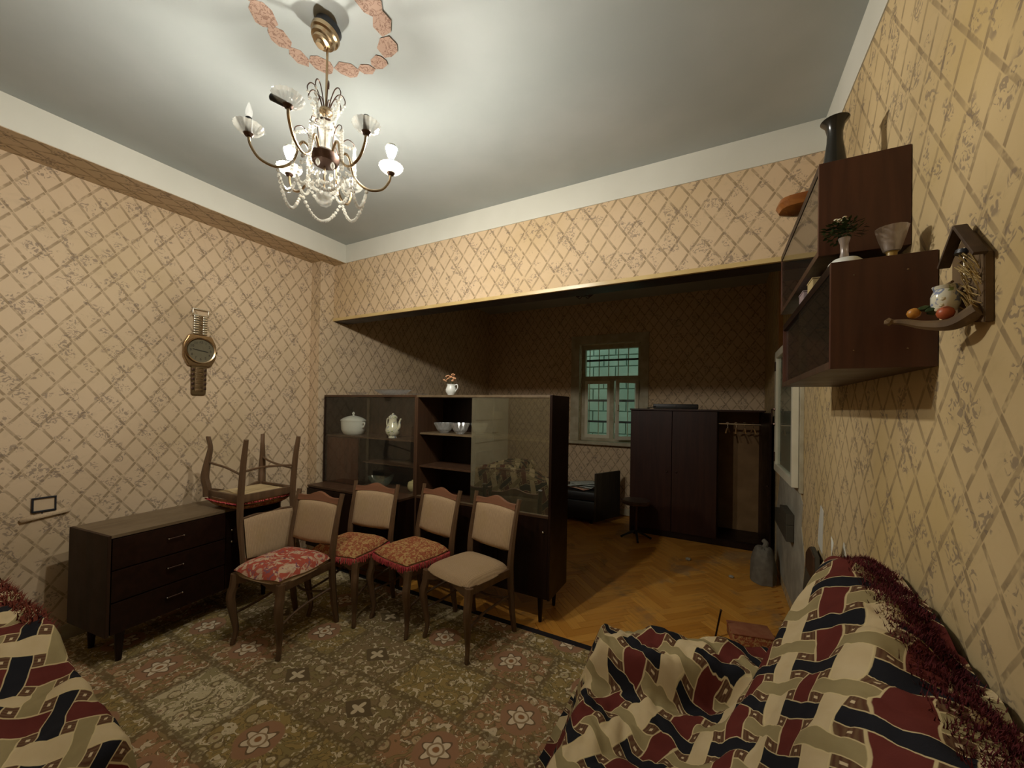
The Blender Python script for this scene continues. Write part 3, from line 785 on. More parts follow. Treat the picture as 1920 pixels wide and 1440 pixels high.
def text_mesh(s_, size, mat, bold=0.004):
    cu_ = bpy.data.curves.new('t', 'FONT'); cu_.body = s_; cu_.size = size; cu_.align_x = 'CENTER'; cu_.align_y = 'CENTER'
    cu_.extrude = .0004; cu_.offset = bold * .1
    ob = bpy.data.objects.new('t', cu_); col.objects.link(ob)
    bpy.context.view_layer.update()
    me = bpy.data.meshes.new_from_object(ob.evaluated_get(bpy.context.evaluated_depsgraph_get()))
    bpy.data.objects.remove(ob); bpy.data.curves.remove(cu_)
    me.materials.clear(); me.materials.append(mat); return me


for k in range(1, 13):
    a = PI / 2 - k * PI / 6
    inst('numeral', text_mesh(str(k), .026, txt), ck, (.066 * math.cos(a), .066 * math.sin(a), .0336))
for L_, wd, an in ((.058, .0045, R(169)), (.052, .005, R(-7))):
    MB().box(((L_ / 2 - .004) * math.cos(an), (L_ / 2 - .004) * math.sin(an), .0365), (L_, wd, .001), RZ(an)).build('hand', M_BLACKPL, ck, smooth=False)
MB().box((.112, 0, .016), (.012, .022, .016), None, .003).build('crown', M_BRASS, ck)
for k in range(8):
    y = .128 + k * .0185
    MB().box((-.030, y + .006, .018), (.030, .015, .012), None, .003).build('link', M_STEEL, ck)
    MB().box((.030, y + .006, .018), (.030, .015, .012), None, .003).build('link', M_STEEL, ck)
    MB().box((0, y + .002, .016), (.030, .007, .012), None, .002).build('link', M_BRASS, ck)
    MB().box((0, y + .011, .016), (.030, .007, .012), None, .002).build('link', M_BRASS, ck)
m = MB()
for c_, d_ in (((0, .322, .018), (.11, .008, .010)), ((0, .276, .018), (.11, .007, .010)), ((-.051, .299, .018), (.008, .05, .010)), ((.051, .299, .018), (.008, .05, .010))): m.box(c_, d_, None, .002)
m.build('buckle', M_STEEL, ck)
m = MB().prism([(-.052, -.115), (-.048, -.335), (-.038, -.345), (.038, -.345), (.048, -.335), (.052, -.115)], .018, None, .003); m.build('lower_band', G('bronze_band', .35, (.20, .14, .07), .9).mat, ck)
for k in range(19):
    MB().box((0, -.135 - k * .0100, .0190), (.050, .0058, .006), None, .0015).build('link', M_BRASS, ck)
for k in range(5):
    for sx in (-1, 1):
        MB().box((sx * .040, -.15 - k * .036, .0190), (.018, .020, .004), None, .0015).build('link', M_METALDK, ck)

# socket frame
so = thing('socket_frame', 'empty dark rectangular socket frame low on the left wall', 'frame', (XL, .747, .865), (R(90), 0, R(90)))
m = MB()
for c_, d_ in (((0, .040, .006), (.098, .008, .012)), ((0, -.040, .006), (.098, .010, .012)), ((-.046, 0, .006), (.009, .08, .012)), ((.045, 0, .006), (.007, .08, .012))): m.box(c_, d_, None, .001)
m.build('surround', M_BLACKPL, so, smooth=False)
MB().box((0, 0, .0015), (.085, .073, .003)).build('plate', M_PAPER_L, so, smooth=False)
MB().tube([(-.008, -.044, .004), (-.006, -.075, .006)], .003, 6).build('wire', M_BLACKPL, so)

# ------------------------------------------------------------------ dresser
dr = thing('dresser', 'low dark brown chest of drawers against the left wall', 'dresser', (-2.955, .862, 0), R(6.5))
# local: front plane x = 0, extends to -x; y from 0 to DL
DL, DD, DH, DB = 1.00, .415, .75, .19
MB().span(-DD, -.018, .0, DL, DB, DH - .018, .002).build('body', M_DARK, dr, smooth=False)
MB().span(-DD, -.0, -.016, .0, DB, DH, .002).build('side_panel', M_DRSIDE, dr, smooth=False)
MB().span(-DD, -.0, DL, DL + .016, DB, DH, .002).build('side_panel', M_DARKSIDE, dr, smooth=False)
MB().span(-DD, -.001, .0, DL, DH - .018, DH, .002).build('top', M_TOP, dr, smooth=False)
for k in range(3):
    z0 = DB + .005 + k * .18
    dw = MB().span(-.018, 0, .005, .60, z0, z0 + .172, .002).build('drawer', M_DARKH, dr, smooth=False)
    MB().tube([(.0, .26, z0 + .10), (.018, .26, z0 + .10), (.018, .34, z0 + .10), (.0, .34, z0 + .10)], .0035, 8).build('handle', M_METALDK, dw)
    for ty in (.26, .34): MB().ball((.018, ty, z0 + .10), .0055, 1).build('handle_tip', M_STEEL, dw)
dd = MB().span(-.018, 0, .606, DL - .004, DB + .005, DH - .02, .002).build('door', M_DARKH, dr, smooth=False)
for tz in (.60, .52): MB().ball((.006, .64, tz), .008, 2).build('knob', M_STEEL, dd)
for x in (-.06, -DD + .06):
    for y in (.07, DL - .07):
        MB().tube([(x, y, DB), (x, y, .0125)], [.024, .014], 10).build('leg', M_DARK, dr)

# ------------------------------------------------------------------ dining chairs
SW = .42


def chair_parts():
    """list of (name, mesh, [sub-parts]); front of the chair is local -Y, floor at z=0"""
    P = []
    hw = .195
    for sx in (-1, 1):
        x = sx * hw
        pts = spline([(x, -.185, .43), (x * 1.01, -.192, .36), (x * 1.05, -.205, .29), (x * 1.01, -.192, .18), (x * .96, -.180, .08), (x * 1.0, -.192, .012), (x * 1.0, -.194, .001)], 5)
        n = len(pts)
        rad = []
        for i in range(n):
            t = i / (n - 1)
            rad.append(.027 - .004 * t if t < .35 else max(.0145, .0256 - .0155 * (t - .35) / .5))
        P.append(('leg', MB().tube(pts, rad, 8).mesh('leg', M_CHAIR)))
        pts = spline([(x * .98, .245, .001), (x * .97, .215, .18), (x * .97, .195, .43), (x * .99, .205, .58), (x * 1.0, .235, .75), (x * 1.03, .262, .87)], 6)
        n = len(pts)
        rad = [.0165 + .007 * math.sin(PI * min(1, (i / (n - 1)) * 1.25)) for i in range(n)]
        P.append(('leg', MB().tube(pts, rad, 6).mesh('rear_leg_stile', M_CHAIR)))
    # seat frame: scalloped front apron, side rails, rear rail
    ap = []
    N = 16
    for i in range(N + 1):
        t = i / N; ap.append((-.19 + .38 * t, .395 - .022 * (math.cos(2 * PI * t) * -.5 + .5) * -1 - .020 * abs(math.cos(PI * t)) ** 3))
    pts = [(-.19, .432)] + ap + [(.19, .432)]
    m = MB().prism(pts, .022, Matrix(((1, 0, 0, 0), (0, 0, 1, -.198), (0, 1, 0, 0), (0, 0, 0, 1))))
    for sx in (-1, 1): m.box((sx * .19, .005, .408), (.022, .36, .05), None, .003)
    m.box((0, .19, .408), (.37, .022, .05), None, .003)
    P.append(('seat_frame', m.mesh('seat_frame', M_CHAIR, True, False, 30)))
    P.append(('seat_board', MB().span(-.165, .165, -.16, .165, .398, .404).mesh('seat_board', M_PALEPLY, False)))
    # domed upholstered seat
    def seat_fn(top):
        def fn(u, v):
            x, y = (u - .5) * 2, (v - .5) * 2
            r_ = 1 - .10 * (x * x * y * y)
            wid = .212 - .012 * (y * .5 + .5)
            ed = (1 - abs(x) ** 5) * (1 - abs(y) ** 5)
            z = .428 + .052 * max(0, ed) ** .42 if top else .424
            return Vector((x * wid * r_, -.005 + y * .205 * r_, z)), (u, v)
        return fn
    m = MB().grid(22, 22, seat_fn(True)); m.grid(4, 4, seat_fn(False))
    P.append(('seat', m.mesh('seat', M_FABRIC, True, False, 60)))
    # shaped top rail
    N = 18; lo, hi = [], []
    for i in range(N + 1):
        t = i / N; x = -.185 + .37 * t
        hi.append((x, .842 + .016 * math.cos(2 * PI * t) * -1 + .006 * math.cos(4 * PI * t)))
        lo.append((x, .795 + .010 * math.sin(PI * t)))
    m = MB().prism(lo + hi[::-1], .022, Matrix(((1, 0, 0, 0), (0, .20, 1, .074), (0, 1, 0, .004), (0, 0, 0, 1))))
    P.append(('top_rail', m.mesh('top_rail', M_RAIL, True, False, 30)))
    # back pad between the stiles
    def pad(front):
        def fn(u, v):
            x = (u - .5) * 2
            zb, zt = .555 - .012 * math.cos(PI * x / 2) - .010, .800 + .012 * math.cos(PI * x / 2)
            z = zb + (zt - zb) * v
            y0 = .200 + (z - .56) * .20
            e = (1 - abs(x) ** 6) * (1 - abs(2 * v - 1) ** 6)
            bul = .022 * max(0, e) ** .5
            return Vector((x * (.176 + .004 * v), y0 + (-.006 - bul if front else .020 + bul * .4), z)), (u, v)
        return fn
    m = MB().grid(16, 18, pad(True)); m.grid(16, 18, pad(False))
    P.append(('back_pad', m.mesh('back_pad', M_FABRIC, True, False, 70)))
    m = MB().tube(spline([(-.185, .206, .545), (-.09, .205, .535), (0, .206, .545), (.09, .205, .535), (.185, .206, .545)], 5), .011, 6)
    P.append(('lower_rail', m.mesh('lower_rail', M_CHAIR)))
    for sx in (-1, 1):
        m = MB().tube(spline([(sx * .194, -.19, .185), (sx * .165, -.02, .215), (sx * .185, .212, .25)], 7), .0085, 6)
        P.append(('stretcher', m.mesh('stretcher', M_CHAIR)))
    m = MB().tube(spline([(-.185, .215, .22), (0, .155, .215), (.185, .215, .22)], 7), .0085, 6)
    P.append(('stretcher', m.mesh('stretcher', M_CHAIR)))
    return P


CH = chair_parts()


def chair(label, loc, rot):
    t = thing('dining_chair', label, 'chair', loc, rot, 'matching upholstered dining chairs')
    for nm, me in CH: inst(nm, me, t, (0, 0, 0))
    return t


def cushion(label, mat, loc, rot, fringe=True, sc_=1.0, hang=.02):
    t = thing('seat_cushion', label, 'cushion', loc, rot)
    def fn(top):
        def f(u, v):
            x, y = (u - .5) * 2, (v - .5) * 2
            r_ = 1 - .06 * (x * x * y * y)
            X, Y = x * .200 * sc_ * r_, -.01 + y * .192 * sc_ * r_
            ex, ey = abs(x / .99) ** 5, abs(y / .99) ** 5
            seat = .428 + .052 * max(0, (1 - min(1, abs(X / .21)) ** 5) * (1 - min(1, abs((Y + .005) / .205)) ** 5)) ** .42
            e = max(0, (1 - ex) * (1 - ey)) ** .5
            z = seat + .004 + (.024 * e if top else 0) + (.004 * mnoise.noise(Vector((X * 18, Y * 18, 3))) if top else 0)
            return Vector((X, Y, z)), (u, v)
        return f
    m = MB().grid(24, 24, fn(True)); m.grid(24, 24, fn(False))
    m.build('pad', mat, t, angle=80)
    if fringe:
        m = MB()
        per = []
        n = 26
        for k in range(n): per.append((-1 + 2 * k / n, -1))
        for k in range(n): per.append((1, -1 + 2 * k / n))
        for k in range(n): per.append((1 - 2 * k / n, 1))
        for k in range(n): per.append((-1, 1 - 2 * k / n))
        for x, y in per:
            r_ = 1 - .06 * x * x * y * y
            bx, by = x * .203 * r_, -.01 + y * .195 * r_
            ox, oy = (x * .007 if abs(x) > .98 else 0), (y * .007 if abs(y) > .98 else 0)
            j = random.uniform(-.003, .003)
            m.tube([(bx, by, .452), (bx + ox + j, by + oy + j, .446), (bx + ox * 1.6 + j, by + oy * 1.6, .452 - hang - random.uniform(.008, .022))], [.0055, .0065, .0035], 5)
        m.build('fringe', M_FRINGE, t)
    return t


C1 = ((-2.45, 1.535, .0155), R(7)); C2 = ((-2.355, 1.97, .0155), R(9)); C3 = ((-1.90, 2.11, .0155), R(-10)); C4 = ((-1.42, 2.11, .0155), R(-12))
chair('dining chair with the red and cream unfringed seat cushion, nearest the dresser', *C1)
chair('dining chair standing furthest back, half hidden, with a magenta-fringed cushion', *C2)
chair('dining chair with red fringed cushion, next to the plain tan chair', *C3)
chair('dining chair with bare tan upholstered seat and no cushion', *C4)
cushion('red and cream brocade pad without fringe on the chair nearest the dresser', M_CUSH1, *C1, fringe=False, sc_=1.04)
cushion('rust and gold fringed pad on the chair furthest back', M_CUSH2, *C2)
cushion('rust and gold fringed pad on the chair beside the plain tan chair', M_CUSH2, *C3)
# chair stored upside down on the dresser, back hanging in front of it
ZU = .75 + .502
um = Matrix.Translation((-3.065, 1.645, ZU)) @ Matrix.Rotation(R(-87), 4, 'Z') @ Matrix.Rotation(PI, 4, 'Y')
uc = chair('dining chair stored upside down on the dresser with legs in the air', (0, 0, 0), 0)
uc.matrix_world = um
ucu = cushion('crimson fringed pad pinned under the upside-down chair', M_CUSH2, (0, 0, 0), 0, True, 1.0, -.012)
ucu.matrix_world = um

# ------------------------------------------------------------------ display wall unit
UY0, UY1, UZ = 2.487, 2.83, 1.575
t_ = .018
# left unit
lu = thing('display_cabinet', 'left display cabinet with deep base, tureen and coffee pot behind glass', 'cabinet', (-3.415, UY0, 0))
LW = 1.18; D_ = UY1 - UY0
BB = .19
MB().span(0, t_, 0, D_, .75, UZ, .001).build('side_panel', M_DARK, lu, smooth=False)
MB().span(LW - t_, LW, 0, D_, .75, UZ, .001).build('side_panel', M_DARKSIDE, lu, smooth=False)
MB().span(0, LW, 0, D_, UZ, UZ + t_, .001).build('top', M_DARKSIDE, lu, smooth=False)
MB().span(t_, LW - t_, D_ - .006, D_, .75, UZ).build('back_panel', M_DARKSIDE, lu, smooth=False)
MB().span(t_, LW - t_, .02, D_ - .008, 1.193, 1.207, .001).build('shelf', M_DARKSIDE, lu, smooth=False)
MB().span(.46, .478, .03, D_ - .008, .752, 1.192).build('divider', M_DARK, lu, smooth=False)
MB().span(t_, .458, .03, .046, .754, 1.190, .001).build('inner_door', M_RED, lu, smooth=False)
MB().span(.480, LW - t_, .06, D_ - .01, .965, .977, .001).build('shelf', M_DARKSIDE, lu, smooth=False)
MB().span(t_, .62, .004, .008, .755, UZ - .002).build('glass_door', M_PANE, lu, smooth=False)
MB().span(.58, LW - t_, .012, .016, .755, UZ - .002).build('glass_door', M_PANE, lu, smooth=False)
bs = MB().span(.045, LW - .002, -.18, D_, BB, .732, .002).build('base', M_DARK, lu, smooth=False)
MB().span(.040, LW - .001, -.186, D_, .732, .75, .002).build('base_top', M_DARKSIDE, lu, smooth=False)
for k in range(3):
    dk = MB().span(.052 + k * .376, .052 + k * .376 + .370, -.198, -.1805, BB + .01, .725, .002).build('base_door', M_DARK, lu, smooth=False)
    MB().ball((.052 + k * .376 + .335, -.204, .66), .009, 2).build('knob', M_STEEL, dk)
for x in (.10, LW - .05):
    for y in (-.12, D_ - .06): MB().tube([(x, y, BB), (x, y, .0125 if y < 0 else .002)], [.022, .012], 10).build('leg', M_DARK, lu)
# right unit
ru = thing('display_cabinet', 'right display cabinet with dusty sliding glass, crystal bowls on its shelf', 'cabinet', (-2.234, UY0, 0))
RW = 1.224
BR = .175
MB().span(0, t_, 0, D_, BR, UZ, .001).build('side_panel', M_DARKSIDE, ru, smooth=False)
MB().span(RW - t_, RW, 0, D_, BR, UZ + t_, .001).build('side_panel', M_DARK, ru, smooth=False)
MB().span(0, RW - t_, 0, D_, UZ, UZ + t_, .001).build('top', M_TOP, ru, smooth=False)
MB().span(t_, RW - t_, D_ - .006, D_, BR, UZ).build('back_panel', M_DARK, ru, smooth=False)
for z in (1.278, 1.003):
    MB().span(t_, RW - t_, .03, D_ - .008, z - .014, z, .001).build('shelf', M_TOP if z > 1.2 else M_DARKSIDE, ru, smooth=False)
MB().span(t_, RW - t_, .0, D_ - .008, .735, .752, .001).build('shelf', M_DARKSIDE, ru, smooth=False)
MB().span(t_, RW - t_, .02, D_ - .008, BR, BR + .018, .001).build('floor_panel', M_DARK, ru, smooth=False)
MB().span(.553, RW - t_, .008, .0125, .755, UZ - .002).build('glass_door', M_PANEDUSTY, ru, smooth=False)
MB().span(.02, RW - t_, .002, .020, .752, .757).build('track', M_TOP, ru, smooth=False)
for k in range(3):
    x0 = t_ + .002 + k * .396
    dk = MB().span(x0, x0 + .392, .0, .017, BR + .004, .733, .0015).build('cupboard_door', M_DARK, ru, smooth=False)
    MB().ball((x0 + .36, -.006, .64), .008, 2).build('knob', M_STEEL, dk)
for x in (.06, RW - .08):
    for y in (.035, D_ - .05): MB().tube([(x, y, BR), (x, y, .002)], [.021, .012], 10).build('leg', M_DARK, ru)

# crockery -----------------------------------------------------------
def piece(name, label, cat, loc, rz=0, group=None): return thing(name, label, cat, loc, rz, group)


tu = piece('soup_tureen', 'white lidded soup tureen behind the glass of the left cabinet', 'tureen', (-3.18, 2.64, 1.208))
MB().lathe([(.0, 0), (.085, 0), (.10, .012), (.118, .05), (.122, .10), (.124, .135), (.120, .135), (.115, .10), (.0, .02)], 36, None, 0, 0, 1.05, .85).build('bowl', M_PORC, tu)
ld = MB().lathe([(.128, .135), (.128, .142), (.105, .160), (.060, .178), (.020, .186), (.0, .187)], 36, None, 0, 0, 1.05, .85).build('lid', M_PORC, tu)
MB().lathe([(.0, .184), (.010, .186), (.008, .196), (.015, .206), (.006, .222), (.0, .224)], 16).build('lid_knob', M_PORC, ld)
for sx in (-1, 1):
    MB().tube(spline([(sx * .122, 0, .075), (sx * .145, 0, .082), (sx * .160, 0, .115), (sx * .150, 0, .120), (sx * .128, 0, .112)], 5), .007, 8).build('handle', M_PORC, tu)
cp = piece('coffee_pot', 'tall pear-shaped floral porcelain coffee pot on the left cabinet shelf', 'coffee pot', (-2.63, 2.62, 1.208))
MB().lathe([(.0, 0), (.038, 0), (.036, .012), (.058, .035), (.066, .065), (.058, .10), (.040, .135), (.036, .165), (.042, .180), (.0, .180)], 30).build('body', M_PORCF, cp)
MB().lathe([(.042, .180), (.040, .190), (.024, .205), (.008, .212), (.010, .222), (.0, .226)], 24).build('lid', M_PORCF, cp)
MB().tube(spline([(-.040, 0, .165), (-.070, 0, .17), (-.075, 0, .12), (-.060, 0, .07)], 6), .006, 8).build('handle', M_PORCF, cp)
MB().tube(spline([(.055, 0, .07), (.080, 0, .10), (.082, 0, .145), (.098, 0, .175)], 6), [.014 - .0004 * i for i in range(19)], 8).build('spout', M_PORCF, cp)
bt = piece('glass_boat_dish', 'long green-tinted glass boat dish low in the left cabinet', 'dish', (-2.77, 2.62, .7525))
def boat(u, v):
    a = u * 2 * PI; k = v
    L_, W2 = .16 * (.35 + .65 * k ** .7), .065 * (.4 + .6 * k ** .7)
    return Vector((L_ * math.cos(a), W2 * math.sin(a), .002 + .075 * k ** 1.5 + (.05 * max(0, math.cos(a)) ** 4 * k))), (u, v)
MB().grid(36, 8, boat).build('bowl', M_GREENGLASS, bt)
MB().lathe([(.0, .0), (.06, .0), (.058, .003), (.0, .004)], 30, None, 0, 0, 1.0, .45).build('foot', M_GREENGLASS, bt)
yp = piece('sugar_pot', 'small yellow-cream pot at the right end of the left cabinet', 'pot', (-2.36, 2.60, .7525))
MB().lathe([(.0, 0), (.025, 0), (.040, .02), (.045, .045), (.040, .07), (.036, .075), (.036, .068), (.0, .02)], 24).build('body', G('cream_glaze', .25, (.55, .48, .26)).mat, yp)
MB().lathe([(.042, .0745), (.03, .085), (.008, .09), (.008, .098), (.0, .10)], 24).build('lid', G('cream_glaze_lid', .25, (.55, .48, .26)).mat, yp)


def cutbowl(label, loc, r_, h_, group=None):
    t = piece('crystal_bowl', label, 'bowl', loc, 0, group)
    MB().lathe([(.0, 0), (r_ * .40, 0), (r_ * .45, .008), (r_ * .72, h_ * .35), (r_ * .92, h_ * .8), (r_, h_), (r_ * .96, h_), (r_ * .85, h_ * .75), (r_ * .6, h_ * .35), (0, .012)], 36, None, 18, .022).build('bowl', M_CUTGLASS, t, smooth=False)
    m = MB()
    for k in range(12):
        a = 2 * PI * k / 12
        for s_ in (-1, 1):
            m.tube([(r_ * .62 * math.cos(a), r_ * .62 * math.sin(a), h_ * .22), (r_ * 1.0 * math.cos(a + s_ * .26), r_ * 1.0 * math.sin(a + s_ * .26), h_ * .93)], .0022, 4)
    m.build('cut_ridges', M_CRYSTAL, t, smooth=False)
    return t


cutbowl('left cut-crystal bowl on the upper shelf of the right cabinet', (-2.05, 2.63, 1.279), .085, .085)
cutbowl('middle cut-crystal bowl beside the glass pane of the right cabinet', (-1.862, 2.60, 1.279), .078, .088)
cutbowl('cut-crystal bowl partly behind the edge of the dusty pane', (-1.715, 2.66, 1.279), .070, .090)


def goblet(label, loc, r_, h_, group=None):
    t = piece('wine_glass', label, 'glass', loc, 0, group)
    MB().lathe([(.0, h_ * .42), (r_ * .5, h_ * .46), (r_ * .95, h_ * .66), (r_, h_ * .82), (r_ * .9, h_), (r_ * .86, h_), (r_ * .92, h_ * .82), (r_ * .85, h_ * .66), (0, h_ * .46)], 20).build('bowl', M_THINGLASS, t)
    MB().lathe([(.0, 0), (r_ * .85, 0), (r_ * .8, .004), (.006, .010), (.004, h_ * .25), (.006, h_ * .42), (0, h_ * .43)], 18).build('stem', M_CRYSTAL, t)


goblet('tall goblet behind the dusty pane on the upper shelf', (-1.55, 2.66, 1.279), .05, .19)
goblet('leftmost small stemmed glass at the bottom of the right cabinet', (-1.395, 2.62, .753), .024, .13)
goblet('middle small stemmed glass at the bottom of the right cabinet', (-1.285, 2.57, .753), .022, .11)
goblet('rightmost small stemmed glass at the bottom of the right cabinet', (-1.19, 2.64, .753), .024, .12)
# on top of the units
dsh = piece('glass_dish', 'long pressed-glass dish on top of the left cabinet', 'dish', (-2.66, 2.64, UZ + t_ + .0005), R(4))
MB().lathe([(.0, 0), (.09, 0), (.15, .020), (.205, .052), (.198, .052), (.14, .024), (.0, .006)], 40, None, 20, .02, 1.0, .5).build('dish', M_CUTGLASS, dsh, smooth=False)
ds2 = piece('glass_saucer', 'shallow clear glass saucer near the left end of the left cabinet top', 'saucer', (-3.15, 2.66, UZ + t_ + .0005))
MB().lathe([(.0, 0), (.05, 0), (.10, .030), (.096, .031), (.045, .005), (.0, .005)], 30).build('saucer', M_THINGLASS, ds2)
ds3 = piece('glass_tray', 'flat clear glass tray right of the long dish on the left cabinet', 'tray', (-2.37, 2.62, UZ + t_ + .0005))
MB().lathe([(.0, 0), (.08, 0), (.115, .014), (.112, .015), (.0, .005)], 30).build('tray', M_THINGLASS, ds3)
jg = piece('creamer_jug', 'small white porcelain jug holding peach flowers on the right cabinet', 'jug', (-1.985, 2.63, UZ + t_ + .0005))
MB().lathe([(.0, 0), (.026, 0), (.028, .006), (.044, .030), (.046, .050), (.036, .075), (.033, .085), (.038, .096), (.035, .096), (.030, .085), (.0, .03)], 28).build('body', M_PORC, jg)
MB().tube(spline([(.034, 0, .085), (.060, 0, .092), (.066, 0, .065), (.044, 0, .035)], 6), .0045, 8).build('handle', M_PORC, jg)
fl = piece('flower_bunch', 'bunch of peach artificial flowers in the small white jug', 'flowers', (-1.985, 2.63, UZ + t_ + .04))
random.seed(3)
for k in range(7):
    a = k * 2.4; r_ = .02 + .012 * (k % 3); p = Vector((r_ * math.cos(a) * 1.6 - .012, r_ * math.sin(a), .088 + .016 * (k % 4)))
    MB().tube([(0, 0, .0), tuple(p)], .0015, 5).build('stem', M_LEAF, fl)
    m = MB()
    for q in range(5):
        b = q * 2 * PI / 5
        m.ball(p + Vector((.010 * math.cos(b), .008 * math.sin(b), .006 * math.sin(b + k))), .0095, 1, .7)
    m.build('blossom', M_PEACH, fl)

# ------------------------------------------------------------------ hanging cabinets on the right wall
def hang(name, label, x0, y0, y1, z0, z1):
    t = thing(name, label, 'cabinet', (XR, y0, z0))
    d, L_, H_ = XR - x0, y1 - y0, z1 - z0
    MB().span(-d, -.002, 0, .016, 0, H_, .001).build('end_panel', M_RED, t, smooth=False)
    MB().span(-d, -.002, L_ - .016, L_, 0, H_, .001).build('end_panel', M_RED, t, smooth=False)
    MB().span(-d, -.002, .016, L_ - .016, H_ - .028, H_, .001).build('top', M_DARK, t, smooth=False)
    MB().span(-d, -.002, .016, L_ - .016, 0, .022, .001).build('bottom', M_DARKSIDE, t, smooth=False)
    return t, d, L_, H_


uh, d, L_, H_ = hang('hanging_cabinet', 'upper glass-fronted hanging cabinet on the right wall', .279, 1.555, 2.41, 2.005, 2.305)
MB().span(-d + .002, -d + .006, .02, L_ - .02, .022, H_ - .028).build('glass_door', M_PANE, uh, smooth=False)
lh, d2, L2, H2 = hang('hanging_cabinet', 'lower glass-fronted hanging cabinet on the right wall', .279, 1.393, 2.32, 1.627, 1.93)
MB().span(-.012, -.003, .016, L2 - .016, .022, H2 - .028).build('back_panel', M_RED, lh, smooth=False)
MB().span(-d2 + .002, -d2 + .006, .02, L2 * .55, .022, H2 - .028).build('glass_door', M_PANE, lh, smooth=False)
MB().span(-d2 + .010, -d2 + .014, L2 * .45, L2 - .02, .022, H2 - .028).build('glass_door', M_PANE, lh, smooth=False)
for k, z in enumerate((.05, .26)):
    for tx in (-.06, -.17): MB().ball((tx, -.0005, z), .0025, 1).build('screw', M_BRASS, lh)
va = piece('vase', 'black flared ceramic vase on top of the upper hanging cabinet', 'vase', (.356, 1.74, 2.3055))
va.scale = (.84, .84, 1.16)
MB().lathe([(.0, 0), (.036, 0), (.044, .02), (.045, .05), (.036, .095), (.028, .14), (.027, .165), (.034, .19), (.050, .205), (.046, .205), (.028, .185), (.0, .1)], 30).build('body', M_VASE, va)
bw = piece('footed_wood_bowl', 'orange-brown varnished dish on a glass foot above the upper hanging cabinet', 'dish', (.345, 2.12, 2.3055), R(8))
MB().lathe([(.0, 0), (.030, 0), (.028, .005), (.014, .01), (.016, .085), (.0, .09)], 18).build('glass_foot', M_CUTGLASS, bw)
MB().lathe([(.0, .086), (.05, .088), (.09, .105), (.10, .128), (.094, .148), (.075, .155), (.05, .140), (.0, .13)], 32, None, 5, .04, 1.25, .85).build('dish', M_AMBER, bw)
# ledge of the lower cabinet
sau = piece('white_saucer', 'upturned white saucer under the small plant on the lower hanging cabinet', 'saucer', (.325, 1.455, 1.9305))
MB().lathe([(.040, 0), (.043, .002), (.040, .012), (.030, .022), (.0, .024)], 26).build('saucer', M_PORC, sau)
pl = piece('artificial_plant', 'small green artificial plant with pale flowers in a thin vase', 'plant', (.322, 1.455, 1.9545))
MB().lathe([(.0, 0), (.012, 0), (.009, .02), (.010, .045), (.015, .062), (.013, .062), (.0, .03)], 16).build('vase', M_SMOKEGLASS, pl)
random.seed(11)
m = MB()
for k in range(190):
    a, r_ = random.uniform(0, 2 * PI), random.uniform(0, .044) ** 1.0
    p = Vector((r_ * math.cos(a), r_ * math.sin(a), .075 + random.uniform(-.018, .022) + (.044 - r_) * .25))
    d = Vector((math.cos(a), math.sin(a), random.uniform(-.6, .8))).normalized()
    s_ = d.cross(Vector((0, 0, 1))).normalized() * .0045
    L_ = random.uniform(.012, .022)
    v = [m.bm.verts.new(p), m.bm.verts.new(p + d * L_ * .5 + s_), m.bm.verts.new(p + d * L_), m.bm.verts.new(p + d * L_ * .5 - s_ + Vector((0, 0, .002)))]
    m.bm.faces.new(v)
fo = m.build('foliage', M_LEAF, pl); fo['kind'] = 'stuff'
for k in range(6):
    a = k * 1.05
    MB().ball((-.008 + .012 * math.cos(a), .012 * math.sin(a), .115 + .005 * (k % 2)), .006, 1, .6).build('blossom', M_WHITEFL, pl)
lp_ = piece('table_lamp', 'small lamp with frosted cut-glass shade on the lower hanging cabinet', 'lamp', (.428, 1.462, 1.9305))
lp_.scale = (.74, .74, .78)
MB().lathe([(.0, 0), (.052, 0), (.055, .004), (.03, .010), (.0, .010)], 28).build('base_plate', M_BLACKPL, lp_)
MB().lathe([(.016, .010), (.016, .034), (.020, .038), (.0, .038)], 18).build('socket', G('yellow_bakelite', .4, (.42, .27, .07)).mat, lp_)
MB().lathe([(.0, .039), (.024, .040), (.028, .050), (.040, .090), (.049, .125), (.046, .125), (.036, .09), (.022, .048), (.0, .044)], 28, None, 14, .015).build('shade', M_SMOKEGLASS, lp_)
for i, (y, z, c_) in enumerate(((1.78, 1.9305, (.45, .34, .16)), (1.95, 1.9305, (.32, .24, .24)))):
    t = piece('small_box', ('yellow', 'lilac')[i] + ' small box in the gap between the two hanging cabinets', 'box', (.33, y, z))
    MB().box((0, 0, .028), (.07, .09, .054), None, .003).build('carton', G('carton_%d' % i, .7, c_).mat, t, smooth=False)
    MB().box((0, 0, .0575), (.073, .093, .005), None, .001).build('lid', G('carton_lid_%d' % i, .7, c_).mat, t, smooth=False)

